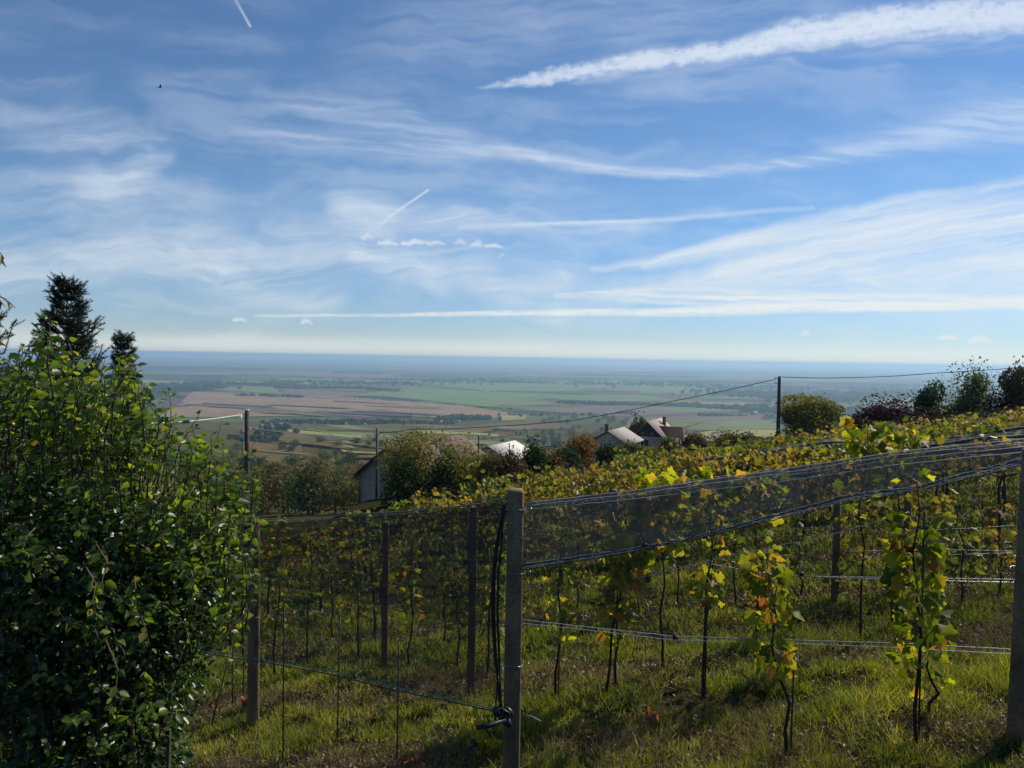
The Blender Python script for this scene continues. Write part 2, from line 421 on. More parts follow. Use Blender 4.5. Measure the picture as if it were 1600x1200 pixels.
def concrete():
    m, n = newmat('weathered_concrete')
    pos = n.n('ShaderNodeTexCoord').outputs['Object']
    big = n.noise(n.vm('MULTIPLY', pos, (1, 1, .35)), 7, 6, .65)
    fn = n.noise(pos, 90, 4, .7)
    c = n.ramp(big, [(.3, (.11, .074, .04)), (.5, (.20, .14, .08)), (.7, (.30, .22, .14))])
    c = n.mix(.35, c, n.ramp(fn, [(.35, (.1, .1, .1)), (.65, (.8, .8, .8))]), 'OVERLAY')
    moss = n.rng(n.noise(pos, 16, 5, .7), .56, .66)
    c = n.mix(n.m('MULTIPLY', moss, .55), c, (.06, .07, .035))
    crack = n.n('ShaderNodeTexVoronoi', {'Vector': n.vm('MULTIPLY', pos, (3, 3, 9)), 'Scale': 1.0}, feature='DISTANCE_TO_EDGE').outputs[0]
    ck = n.m('LESS_THAN', crack, .012)
    c = n.mix(n.m('MULTIPLY', ck, .5), c, (.04, .035, .03))
    b = n.n('ShaderNodeBsdfPrincipled', {'Base Color': c, 'Roughness': .9})
    bp = n.n('ShaderNodeBump', {'Strength': .6, 'Distance': .004, 'Height': n.m('ADD', fn, big)})
    n.nt.links.new(bp.outputs[0], b.inputs['Normal'])
    n.n('ShaderNodeOutputMaterial', {'Surface': b.outputs[0]})
    return m
M['concrete'] = concrete()

def netmat(name, cell, width, col, extra=.0, rough=.5):
    """knitted net: fine strands with open cells between them, laid out in metres on the cloth"""
    m, n = newmat(name)
    uv = n.n('ShaderNodeUVMap').outputs[0]
    s = n.n('ShaderNodeSeparateXYZ', {0: uv})
    fu = n.m('FRACT', n.m('DIVIDE', s.outputs[0], cell)); fv = n.m('FRACT', n.m('DIVIDE', s.outputs[1], cell * 1.3))
    a = n.m('MAXIMUM', n.m('LESS_THAN', fu, width), n.m('LESS_THAN', fv, width * .8))
    gather = n.rng(n.noise(n.vm('MULTIPLY', uv, (1.2, 7.0, 1.0)), 1.0, 5, .6), .42, .66)
    a = n.m('MAXIMUM', a, n.m('LESS_THAN', n.n('ShaderNodeTexWhiteNoise', {'Vector': n.vm('FLOOR', n.vm('SCALE', uv, scale=260.0))}, noise_dimensions='3D').outputs[0], n.m('MULTIPLY', gather, extra)))
    b = n.n('ShaderNodeBsdfPrincipled', {'Base Color': col, 'Roughness': rough, 'Specular IOR Level': .5})
    t = n.n('ShaderNodeBsdfTransparent')
    mx = n.n('ShaderNodeMixShader', {0: a, 1: t.outputs[0], 2: b.outputs[0]})
    n.n('ShaderNodeOutputMaterial', {'Surface': mx.outputs[0]})
    return m
M['net_dark'] = netmat('dark_net', .008, .23, (.010, .018, .022), .4)
M['net_grey'] = netmat('grey_net', .008, .24, (.22, .17, .15), .45, .35)
M['net_thin'] = netmat('thin_net', .008, .20, (.04, .035, .032), .12)

# ------------------------------------------------------------------ shapes
def tube(path, rad, n=6, cap=True):
    """vertices, loops, totals of a tube through the points"""
    path = [Vector(p) for p in path]
    k = len(path)
    rads = [rad] * k if isinstance(rad, (int, float)) else rad
    V = []; L = []; T = []
    prev = None
    for i, p in enumerate(path):
        t = (path[min(i + 1, k - 1)] - path[max(i - 1, 0)]).normalized()
        a = prev if prev is not None else (Vector((0, 0, 1)) if abs(t.z) < .9 else Vector((1, 0, 0)))
        x = (a - t * a.dot(t))
        x = x.normalized() if x.length > 1e-6 else t.orthogonal().normalized()
        prev = x
        y = t.cross(x)
        for j in range(n):
            c, s = math.cos(2 * math.pi * j / n), math.sin(2 * math.pi * j / n)
            V.append(p + (x * c + y * s) * rads[i])
    for i in range(k - 1):
        for j in range(n):
            a, b = i * n + j, i * n + (j + 1) % n
            L += [a, b, b + n, a + n]; T.append(4)
    if cap:
        L += list(range(n))[::-1]; T.append(n)
        L += [(k - 1) * n + j for j in range(n)]; T.append(n)
    return np.array([tuple(v) for v in V]), np.array(L), np.array(T)

class MB:
    def __init__(s):
        s.V = []; s.L = []; s.T = []; s.n = 0
    def add(s, V, L, T):
        s.V.append(np.asarray(V, float).reshape(-1, 3)); s.L.append(np.asarray(L).ravel() + s.n); s.T.append(np.asarray(T).ravel()); s.n += len(s.V[-1])
        return s
    def tube(s, path, rad, n=6, cap=True):
        return s.add(*tube(path, rad, n, cap))
    def poly(s, pts, faces):
        return s.add(np.array([tuple(p) for p in pts]), [i for f in faces for i in f], [len(f) for f in faces])
    def box(s, c, size, rz=0.0, taper=1.0):
        x, y, z = (v / 2 for v in size)
        cs, sn = math.cos(rz), math.sin(rz)
        P_ = []
        for k, (a, b, h) in enumerate([(-x, -y, -z), (x, -y, -z), (x, y, -z), (-x, y, -z), (-x, -y, z), (x, -y, z), (x, y, z), (-x, y, z)]):
            q = taper if h > 0 else 1
            a *= q; b *= q
            P_.append((c[0] + a * cs - b * sn, c[1] + a * sn + b * cs, c[2] + h))
        return s.poly(P_, [(0, 3, 2, 1), (4, 5, 6, 7), (0, 1, 5, 4), (1, 2, 6, 5), (2, 3, 7, 6), (3, 0, 4, 7)])
    def arrays(s):
        return np.concatenate(s.V), np.concatenate(s.L), np.concatenate(s.T)
    def mesh(s, name, mat, smooth=False):
        V, L, T = s.arrays()
        return arr_mesh(name, V, L, T, mat, smooth=smooth)
    def build(s, name, mat, parent=None, loc=None, smooth=False):
        return link(name, s.mesh(name, mat, smooth), parent, loc)

def empty(name, loc, label, cat, group=None, rz=0.0):
    o = bpy.data.objects.new(name, None); COL.objects.link(o)
    o.empty_display_size = .2
    o.location = loc; o.rotation_euler = (0, 0, rz)
    return tag(o, label, cat, group)

def unit(v):
    return v / (np.linalg.norm(v, axis=-1, keepdims=True) + 1e-9)

def frames(Ldir, Nrm):
    """matrices whose columns are width, length, normal"""
    y = unit(Ldir); x = unit(np.cross(y, Nrm)); z = np.cross(x, y)
    return np.stack([x, y, z], -1)

def scatter(tmpl, F, pos, scale):
    """copies of a template (V, L, T) placed by frames, positions and scales"""
    V, L, T = tmpl
    V = np.asarray(V, float); L = np.asarray(L); T = np.asarray(T)
    sc = np.asarray(scale, float)
    if sc.ndim == 1: sc = sc[:, None]
    out = np.einsum('nij,nkj->nki', F, V[None] * sc[:, None, :]) + pos[:, None, :]
    n, k = len(pos), len(V)
    Ls = (L[None, :] + k * np.arange(n)[:, None]).ravel()
    return out.reshape(-1, 3), Ls, np.tile(T, n)

OVATE = ([(0, 0, 0), (.32, .28, .10), (.27, .62, .09), (0, 1, -.06), (-.27, .62, .09), (-.32, .28, .10), (0, .5, -.01)],
         [0, 1, 2, 6, 6, 2, 3, 6, 3, 4, 0, 6, 4, 5], [4, 3, 3, 4])
_vl16 = []
for _k, (_r, _z) in enumerate([(.12, 0), (.42, .05), (.50, .12), (.40, .09), (.56, .15), (.60, .17), (.44, .05), (.58, .0), (.66, -.14), (.56, .01), (.45, .06), (.61, .18), (.55, .16), (.39, .1), (.51, .14), (.41, .06)]):
    _a = -math.pi / 2 + 2 * math.pi * _k / 16
    _vl16.append((_r * math.cos(_a), .42 + _r * math.sin(_a) * .92, _z))
_vl16.append((0, .38, -.05))
GRAPE_F = (_vl16, [i for k in range(16) for i in (16, k, (k + 1) % 16)], [3] * 16)
_vl = [(0, .08, 0), (.26, -.04, .06), (.50, .14, .16), (.47, .38, .12), (.52, .62, .14), (.30, .74, .04), (0, 1.0, -.14), (-.28, .76, .06), (-.50, .60, .17), (-.46, .36, .13), (-.50, .12, .19), (-.24, -.05, .07), (0, .42, -.04)]
GRAPE = (_vl, [i for k in range(12) for i in (12, k, (k + 1) % 12)], [3] * 12)
GRAPE_S = ([(0, 0, 0), (.5, .05, .1), (.5, .65, .08), (0, 1, -.1), (-.5, .65, .08), (-.5, .05, .1)], [0, 1, 2, 3, 0, 3, 4, 5], [4, 4])
LANCE = ([(0, 0, 0), (.16, .35, .05), (0, 1, -.12), (-.16, .35, .05)], [0, 1, 2, 0, 2, 3], [3, 3])
CARD = ([(-.4, 0, 0), (.4, 0, 0), (.45, .6, .05), (0, 1, -.05), (-.45, .6, .05)], [0, 1, 2, 3, 4], [5])

def rand_unit(n):
    return unit(rng.normal(size=(n, 3)))

# ------------------------------------------------------------------ posts, stakes and the net round the young vines
POST_H = 2.3
def post(px, py_top, d, label, name='concrete_post', wdt=.118, group=None, lean=(0, 0), h=None):
    t = P(px, py_top, d)
    gz_ = g1(t.x, t.y)
    H = t.z - gz_ + .25
    root = empty(name, (t.x, t.y, gz_), label, 'post', group)
    mb = MB()
    lv = [-.25, .3, .9, 1.4, H - .27, H - .25]
    a = wdt / 2
    V = []; k = 8
    ch = .22
    for i, z in enumerate(lv):
        r = a * (1.08 - .10 * i / len(lv)) * (1 + .03 * (random.random() - .5))
        if i == len(lv) - 1: r *= .82
        ox, oy = lean[0] * z / H + (random.random() - .5) * .004, lean[1] * z / H
        for sx, sy in ((-1, -1 + ch), (-1 + ch, -1), (1 - ch, -1), (1, -1 + ch), (1, 1 - ch), (1 - ch, 1), (-1 + ch, 1), (-1, 1 - ch)):
            V.append((ox + sx * r, oy + sy * r, z))
    F = [[i * k + j, i * k + (j + 1) % k, (i + 1) * k + (j + 1) % k, (i + 1) * k + j] for i in range(len(lv) - 1) for j in range(k)]
    F += [list(range(k))[::-1], [(len(lv) - 1) * k + j for j in range(k)]]
    mb.poly(V, F)
    mb.build('shaft', M['concrete'], root)
    root.rotation_euler = (0, 0, -math.atan2(t.x, t.y))
    return root, t

def ring_ties(root, zs, r=.068):
    for z in zs:
        mb = MB()
        pts = [(r * math.cos(a) * 1.0, r * math.sin(a), z + .006 * math.sin(3 * a)) for a in np.linspace(0, 2 * math.pi, 17)]
        mb.tube(pts, .0028, 5)
        mb.tube([(r, 0, z), (r + .03, -.01, z + .012), (r + .045, -.015, z - .01)], .0025, 4)
        mb.build('wire_tie', M['wire'], root)

pB, tB = post(806, 764, 5.5, 'weathered grey concrete post nearest the middle, holding up both nets')
ring_ties(pB, [1.05, 1.72, 2.18], .078)
pA, tA = post(397, 812, 8.15, 'grey concrete post at the far left corner of the dark net, beside the leafy shrub')
ring_ties(pA, [1.2, 2.0], .078); pA.rotation_euler = (0, 0, .34)
pC, tC = post(1606, 700, 5.3, 'mossy concrete post cut by the right edge of the picture', lean=(.03, 0))
ring_ties(pC, [1.2], .078)

def mpath(pts, sub=6, sag=0.0, jit=0.0):
    """densify a polyline of Vectors; sag hangs each span"""
    out = []
    for a, b in zip(pts[:-1], pts[1:]):
        for i in range(sub):
            t = i / sub
            p = a.lerp(b, t); p = p + Vector((0, 0, -sag * 4 * t * (1 - t)))
            if jit: p = p + Vector((0, random.gauss(0, jit), random.gauss(0, jit)))
            out.append(p)
    out.append(pts[-1].copy())
    return out

NETL = empty('bird_net', P(560, 1060, 6.9), 'dark fine net with teal hem cord hung between the left and middle posts', 'net')
NETR = empty('bird_net', P(1200, 1000, 5.55), 'grey net with pale cords hung from the middle post to the right edge', 'net')
bpy.context.view_layer.update()
def under(o, root):
    o.parent = root; o.location = -Vector(root.location)
    return o
def wire(name, pix, label, mat, r=.0025, group=None, cat='wire', sag=0., jit=0., sub=8, n=5):
    pts = mpath([P(*p) for p in pix], sub, sag, jit)
    mb = MB(); mb.tube(pts, r, n)
    o = mb.build('cord' if cat == 'cord' else name, mat)
    if cat == 'cord':
        o['label'] = label
        return under(o, NETL if pix[0][0] < 800 else NETR)
    return tag(o, label, cat, group)

# depths along the left bay run from post A (8.15 m) to post B (5.5 m)
def netpanel(name, top, bot, mat, label, nu=120, nv=30, wr=.02, seed=1, group=None):
    T = mpath([P(*p) for p in top], 24); B = mpath([P(*p) for p in bot], 24)
    def rs(pts, n):
        A = np.array([tuple(p) for p in pts]); s = np.concatenate([[0], np.cumsum(np.linalg.norm(np.diff(A, axis=0), axis=1))])
        q = np.linspace(0, s[-1], n)
        return np.stack([np.interp(q, s, A[:, k]) for k in range(3)], -1), q
    A, qa = rs(T, nu); Bq, qb = rs(B, nu)
    t = np.linspace(0, 1, nv)[:, None, None]
    V = A[None] * (1 - t) + Bq[None] * t
    uu = np.broadcast_to(qa[None, :], (nv, nu)); hh = np.linalg.norm(A - Bq, axis=1)[None, :] * t[..., 0]
    wn = (vnoise(uu * 1.3 + hh * .8, hh * .9 + 7, seed, 4) - .5)
    fold = np.sin((uu * 1.1 + hh * 2.0) * 6 + 5 * wn) * .3
    amp = (np.sin(np.pi * np.clip(t[..., 0], 0, 1)) * .9 + .1)
    V[..., 1] += (wn * 4 + fold) * wr * amp
    V[..., 0] += wn * wr * amp
    q = grid_loops(nu, nv)
    me = arr_mesh(name, V.reshape(-1, 3), q, np.full(len(q), 4), mat, smooth=True)
    ul = me.uv_layers.new(name='UVMap')
    uvs = np.stack([uu, hh], -1).reshape(-1, 2)[q.ravel()]
    ul.data.foreach_set('uv', uvs.astype(np.float32).ravel())
    o = link('netting', me); o['label'] = label
    return under(o, NETL if top[0][0] < 800 else NETR)

# left bay: dark double net
topL = [(300, 824, 8.8), (397, 816, 8.1), (520, 808, 7.3), (640, 800, 6.6), (740, 790, 5.85), (797, 781, 5.5)]
botL = [(300, 1016, 8.8), (400, 1030, 8.1), (520, 1050, 7.2), (620, 1075, 6.5), (700, 1092, 5.95), (775, 1108, 5.55)]
netpanel('bird_net', topL, [(a, b, c) for a, b, c in botL], M['net_dark'], 'dark fine net hanging between the left posts', seed=3)
netpanel('bird_net', [(a, b + 3, c + .35) for a, b, c in topL], [(a, b - 120, c + .5) for a, b, c in botL], M['net_dark'], 'second shorter layer of dark net hanging behind the left net', seed=5)
# right bay
topR = [(815, 783, 5.5), (900, 776, 5.52), (1000, 764, 5.55), (1150, 744, 5.6), (1350, 713, 5.7), (1500, 697, 5.75), (1680, 682, 5.8)]
hemR = [(815, 888, 5.5), (950, 866, 5.52), (1080, 842, 5.55), (1200, 812, 5.58), (1330, 780, 5.65), (1430, 764, 5.7), (1540, 737, 5.75), (1680, 700, 5.8)]
botR = [(815, 966, 5.52), (950, 984, 5.55), (1055, 996, 5.6), (1200, 1002, 5.62), (1400, 1008, 5.65), (1680, 1024, 5.7)]
netpanel('bird_net', topR, hemR, M['net_grey'], 'grey upper net stretched from the middle post to the right edge', seed=7, wr=.012)
netpanel('bird_net', [(a, b, c + .12) for a, b, c in topR], [(a, b, c + .15) for a, b, c in botR], M['net_thin'], 'thin full height net hanging behind the grey upper net', seed=9)

# wires and cords carrying the nets
G1 = 'cords along the top of the right net'
for k, (dy0, dy1, r, mt) in enumerate([(0, 0, .0035, 'cord'), (7, 5, .0028, 'cord'), (11, 12, .0024, 'wire'), (17, 20, .0026, 'cord')]):
    wire('net_cord', [(815 + 8, 786 + dy0 * .6, 5.47), (1000, 765 + dy0 * .8, 5.5), (1200, 737 + (dy0 + dy1) / 2, 5.6), (1400, 706 + dy1, 5.65), (1690, 677 + dy1, 5.7)],
         'pale cord running along the top of the right net', M[mt], r, G1, 'cord', jit=.0012, sub=14)
wire('net_cord', [(300, 822, 8.8), (397, 813, 8.0), (520, 806, 7.25), (640, 799, 6.5), (745, 788, 5.8), (797, 776, 5.45)], 'dark blue grey cord along the top of the left net', simple('slate_cord', (.10, .11, .15), .4), .0055, None, 'cord', jit=.001, sub=12)
for dy in (5, 10):
    wire('net_cord', [(300, 824 + dy, 8.78), (520, 808 + dy, 7.22), (700, 794 + dy, 6.1), (797, 782 + dy, 5.45)], 'thin dark cord just beneath the top edge of the left net', M['black_wire'], .0022, 'thin dark cords under the left net edge', 'cord', jit=.001, sub=12)
wire('net_cord', [(300, 1014, 8.78), (400, 1029, 8.05), (520, 1049, 7.15), (620, 1074, 6.45), (700, 1091, 5.9), (770, 1108, 5.5)], 'teal green cord along the bottom hem of the left net', M['green_cord'], .005, None, 'cord', jit=.0012, sub=12)
wire('net_cord', [(300, 1018, 8.79), (420, 1036, 8.0), (520, 1054, 7.16), (620, 1079, 6.46), (700, 1095, 5.92), (770, 1111, 5.52)], 'black cord twisted beside the teal cord under the left net', M['black_wire'], .006, None, 'cord', jit=.0016, sub=12)
GB = 'pale twin cords along the bottom of the right net'
wire('net_cord', [(815, 968, 5.46), (940, 982, 5.5), (1050, 994, 5.55), (1200, 999, 5.58), (1400, 1005, 5.6), (1690, 1020, 5.66)], 'pale twin cord along the bottom of the right net', M['cord'], .0032, GB, 'cord', jit=.0008, sub=12)
wire('net_cord', [(815, 974, 5.47), (940, 987, 5.51), (1050, 1000, 5.56), (1200, 1004, 5.59), (1400, 1012, 5.61), (1690, 1028, 5.67)], 'pale twin cord along the bottom of the right net', M['cord'], .0026, GB, 'cord', jit=.0008, sub=12)
# the gathered hem: a bunch of slack net and cord
for k in range(5):
    o = (k - 2) * 2.4
    wire('net_cord', [(815, 886 + o, 5.45), (950, 866 + o * .6, 5.46), (1080, 842 + o * .3, 5.48), (1200, 810 + o * .8, 5.5), (1330, 778 + o * 1.5, 5.55), (1430, 764 + o * .7, 5.58), (1540, 736 + o * 1.2, 5.62), (1690, 698 + o * 1.5, 5.68)],
         'cord in the dark gathered hem sweeping up to the right', M['black_wire'] if k in (1, 4) else M['cord'], (.0026, .0045, .0030, .0022, .0035)[k], 'cords of the gathered hem', 'cord', jit=.003, sub=16)
wire('net_cord', [(1000, 903, 5.9), (1150, 866, 5.95), (1290, 838, 6.0), (1420, 800, 6.05)], 'thin pale cord slanting behind the gathered hem', M['cord'], .0024, None, 'cord', jit=.001)
wire('net_cord', [(1100, 880, 6.3), (1220, 900, 6.35), (1420, 903, 6.4), (1690, 907, 6.5)], 'pale cord level with the middle of the right posts', M['cord'], .004, None, 'cord')
wire('net_cord', [(1160, 896, 6.3), (1400, 906, 6.35), (1690, 912, 6.5)], 'dull cord just beneath the pale middle cord at the right', M['wire'], .0025, None, 'cord')
wire('net_cord', [(1320, 862, 6.6), (1450, 858, 6.65), (1690, 864, 6.7)], 'thin upper cord crossing behind the tall young vine', M['cord'], .0028, None, 'cord')
wire('net_cord', [(1330, 874, 6.6), (1450, 868, 6.65), (1690, 860, 6.7)], 'thin crossing cord rising right behind the tall young vine', M['wire'], .0022, None, 'cord')
wire('net_cord', [(815, 868, 6.4), (960, 842, 6.5), (1200, 838, 6.6), (1500, 826, 6.7), (1690, 815, 6.8)], 'grey wire at mid height behind the right net', M['wire'], .0016, None, 'cord')
for k, (y0, y1) in enumerate([(872, 875), (882, 884), (922, 905), (962, 974)]):
    wire('trellis_wire', [(410, y0 + 3, 8.3), (797, y1, 5.9)], 'thin grey trellis wire behind the dark left net', M['wire'], .0014, 'thin trellis wires behind the left net', 'wire', jit=.0)

# the dark gathered end of the net and its clamp beside the middle post
gath = MB()
for k in range(6):
    ox = random.gauss(0, 4)
    pts = [P(786 + random.gauss(0, 1.5), 790, 5.42), P(782 + ox, 850, 5.42), P(777 + ox, 900, 5.4), P(776 + ox, 960, 5.4), P(779 + ox * .8, 1030, 5.4), P(782 + random.gauss(0, 2), 1112, 5.4)]
    gath.tube(mpath(pts, 8, 0, .004), .006 if k < 2 else .004, 6)
tag(gath.build('gathered_net', simple('gathered_net', (.018, .018, .022), .7, noise=.4, nscale=40)), 'black rope like bundle of net hanging beside the middle post', 'net')
cl = empty('net_tensioner', P(785, 1125, 5.35), 'black clamp with a stubby lever at the foot of the gathered net', 'clamp')
def loc(px, py, d, o): return P(px, py, d) - Vector(o.location)
mb = MB(); mb.tube([loc(744, 1137, 5.25, cl), loc(765, 1134, 5.28, cl), loc(790, 1124, 5.33, cl)], [.017, .016, .02], 8); mb.build('lever', M['black_hose'], cl)
mb = MB()
for (x, y, r) in ((776, 1112, .034), (786, 1120, .04), (792, 1128, .032), (795, 1112, .028)):
    c = loc(x, y, 5.36, cl)
    mb.tube([c + Vector((-.02, 0, .03)), c, c + Vector((.025, 0, -.03))], [r * .5, r, r * .55], 8)
mb.build('clamp_body', M['black_hose'], cl)
mb = MB(); mb.tube([loc(775, 1110, 5.33, cl), loc(784, 1106, 5.3, cl), loc(796, 1114, 5.3, cl), loc(798, 1122, 5.32, cl)], .004, 5); mb.build('buckle_wire', M['wire'], cl)
for (x, y, d) in ((555, 1057, 6.8), (1055, 996, 5.54), (1008, 852, 5.46), (1252, 897, 6.3)):
    c = P(x, y, d); mb = MB()
    for k in range(7):
        a = rand_unit(2) * .022
        mb.tube([c + Vector(a[0]), c + Vector((0, 0, .006)) * k * .3, c + Vector(a[1])], [.006, .012, .006], 5)
    kn = under(mb.build('knot', M['black_hose']), NETL if x < 800 else NETR); kn['label'] = {555: 'black knot on the teal hem cord of the left net', 1055: 'black knot on the pale bottom cord of the right net', 1008: 'black knot on the gathered hem right of the middle post', 1252: 'black knot on the level middle cord at the right'}[x]
mb = MB(); mb.tube([P(822, 1117, 5.4), P(832, 1120, 5.35), P(845, 1127, 5.3)], .005, 5)
tag(mb.build('metal_scrap', M['cord']), 'short shiny metal strip lying right of the middle post', 'scrap')

# ------------------------------------------------------------------ vine rows
ROW_M = -.20
def row_y(y0, x): return y0 + ROW_M * x

def leaves_mesh(name, pos, mat, size, tmpl=GRAPE, droop=.35, jit=.25):
    n = len(pos)
    N = unit(rng.normal(size=(n, 3)) * .75 + np.array([.35, -.3, .45]))
    Ld = unit(rng.normal(size=(n, 3)) + np.array([0, 0, -droop * 2.5]))
    F = frames(Ld, N)
    s = size * (1 + rng.normal(size=n) * jit).clip(.45, 1.6)
    V, L, T = scatter(tmpl, F, pos, s)
    return arr_mesh(name, V, L, T, mat)

# dense vines: a few meshes, many copies
DV = []
for k in range(11):
    top = 1.6
    n = 330 if k < 7 else 95
    x = rng.uniform(-.75, .75, n)
    z = 1.46 - np.abs(rng.normal(size=n)) * .36 + .10 * np.sin(x * 5 + k)
    z = np.where(rng.random(n) < .06, 1.42 + rng.random(n) * .3, z)
    z = np.clip(z, .45, 2)
    y = rng.normal(size=n) * (.12 + .06 * (z - .5))
    me = leaves_mesh('foliage', np.stack([x, y, z], -1), M['vine_leaf' if k % 3 else 'vine_leaf_green'], .098)
    mb = MB()
    mb.tube([(0, 0, -.15), (.02, .01, .35), (-.02, 0, .75), (.03, .01, .98)], [.032, .026, .022, .018], 6)
    for s in (-1, 1):
        mb.tube([(.03, .01, .95), (.25 * s, 0, 1.02), (.6 * s, .01, 1.0)], [.017, .012, .009], 5)
        for q in range(3):
            xx = s * (.15 + .2 * q)
            mb.tube([(xx, 0, 1.0), (xx + random.gauss(0, .08), random.gauss(0, .06), 1.4), (xx + random.gauss(0, .15), random.gauss(0, .1), 1.75)], [.006, .004, .002], 4)
    DV.append((mb.mesh('trunk', M['dark_stem']), me))

def ymax_at(x):
    return np.interp(x, [-9, -6, -3, -1, 1, 5, 9, 14, 20, 26], [9, 15, 19, 22, 26, 29.5, 30, 31, 33, 34])
rows = [11.0, 13.6, 16.2, 18.8, 21.4, 24.0, 26.8, 29.8, 33.0, 36.4]
ROWN = ['first', 'second', 'third', 'fourth', 'fifth', 'sixth', 'seventh', 'eighth', 'ninth', 'tenth']
nv_ = 0
row_ext = []
for ri, y0 in enumerate(rows):
    xs = []
    x = -12 + random.random()
    while x < 30:
        y = row_y(y0, x)
        u = x / y
        if -.36 < u < .76 and y <= ymax_at(x) + .2 and x > -.30 * y - .3:
            xs.append(x)
        x += (1.15 if ri < 5 else 1.45) * (1 + .12 * random.gauss(0, 1) * .5)
    row_ext.append((y0, min(xs), max(xs)) if xs else None)
    for x in xs:
        if random.random() < (.5 if ri < 2 else .04): continue
        y = row_y(y0, x)
        k = random.randrange(7) if ri > 2 else (random.randrange(7, 11) if ri < 2 else random.randrange(4, 11))
        th_ = ('far left', 'left', 'middle', 'right', 'far right')[min(4, max(0, int((x / y + .36) / 1.12 * 5)))]
        cw = 'leafy yellowing' if k % 3 else 'greener leafy'
        o = empty('grapevine', (x, y, g1(x, y)), '%s grapevine in the %s dense row behind the nets, %s part' % (cw, ROWN[ri], th_), 'grapevine', '%s grapevines, %s dense row, %s part' % (cw, ROWN[ri], th_))
        o.rotation_euler = (0, 0, math.atan(ROW_M) + (math.pi if random.random() < .5 else 0))
        s = random.uniform(.88, 1.08) * (.82 if ri == 0 else 1)
        o.scale = (s * (1 if ri < 5 else 1.2), s, s)
        for nm, me in (('trunk', DV[k][0]), ('foliage', DV[k][1])):
            c = bpy.data.objects.new(nm, me); COL.objects.link(c); c.parent = o
        nv_ += 1
print('dense vines', nv_)

# row posts and row wires
PM = MB(); PM.box((0, 0, .65), (.09, .09, 1.75)); pmesh = PM.mesh('concrete_post', M['concrete'])
for ri, e in enumerate(row_ext):
    if e is None: continue
    y0, x0, x1 = e
    if 1 < ri < 8:
        x = x0 + 1.0
        while x < x1:
            y = row_y(y0, x)
            o = tag(link('concrete_post', pmesh, None, (x, y, g1(x, y))), 'slim concrete post standing in the %s dense vine row' % ROWN[ri], 'post', 'concrete posts of the %s dense vine row' % ROWN[ri])
            x += 7.5
    for h in ((.9, 1.35, 1.7) if ri < 6 else (1.7,)):
        mb = MB()
        xs = np.linspace(x0 - .5, x1 + .5, 40)
        mb.tube([(x, row_y(y0, x) + .05, g1(x, row_y(y0, x)) + h) for x in xs], .0028, 4)
        tag(mb.build('trellis_wire', M['wire']), 'thin wire strung along the %s dense vine row' % ROWN[ri], 'wire', 'wires of the %s dense vine row' % ROWN[ri])
# rolled nets lying along the tops of the nearer rows at the right
for ri, (a, b) in ((0, (6.2, 12)), (1, (5.8, 13)), (2, (7.5, 15)), (3, (9.5, 17)), (4, (5.0, 8.5)), (1, (2.6, 5.0))):
    y0 = rows[ri]
    xs = np.linspace(a, b, 40)
    pl = [Vector((x, row_y(y0, x) - .18, g1(x, row_y(y0, x)) + 1.5 + .04 * math.sin(x * 2.1 + ri))) for x in xs]
    root = empty('rolled_net', pl[0], 'bunched grey net lying along the %s dense row, %s' % (ROWN[ri], 'short piece at its left' if b <= 5.0 else 'at the right of the picture'), 'net')
    mb = MB(); mb.tube([p - pl[0] for p in pl], [.035 + .012 * math.sin(i * 1.3) for i in range(40)], 7); mb.build('net_roll', simple('rolled_net', (.10, .095, .105), .6, noise=.5, nscale=14), root)
    for q in (.07, .0, .11):
        mb = MB(); mb.tube([p - pl[0] + Vector((0, -.075, q - .03 + .008 * random.random())) for p in pl], .006, 4); mb.build('cord', M['green_cord'] if (ri == 3 and q == .11) else M['cord'], root)

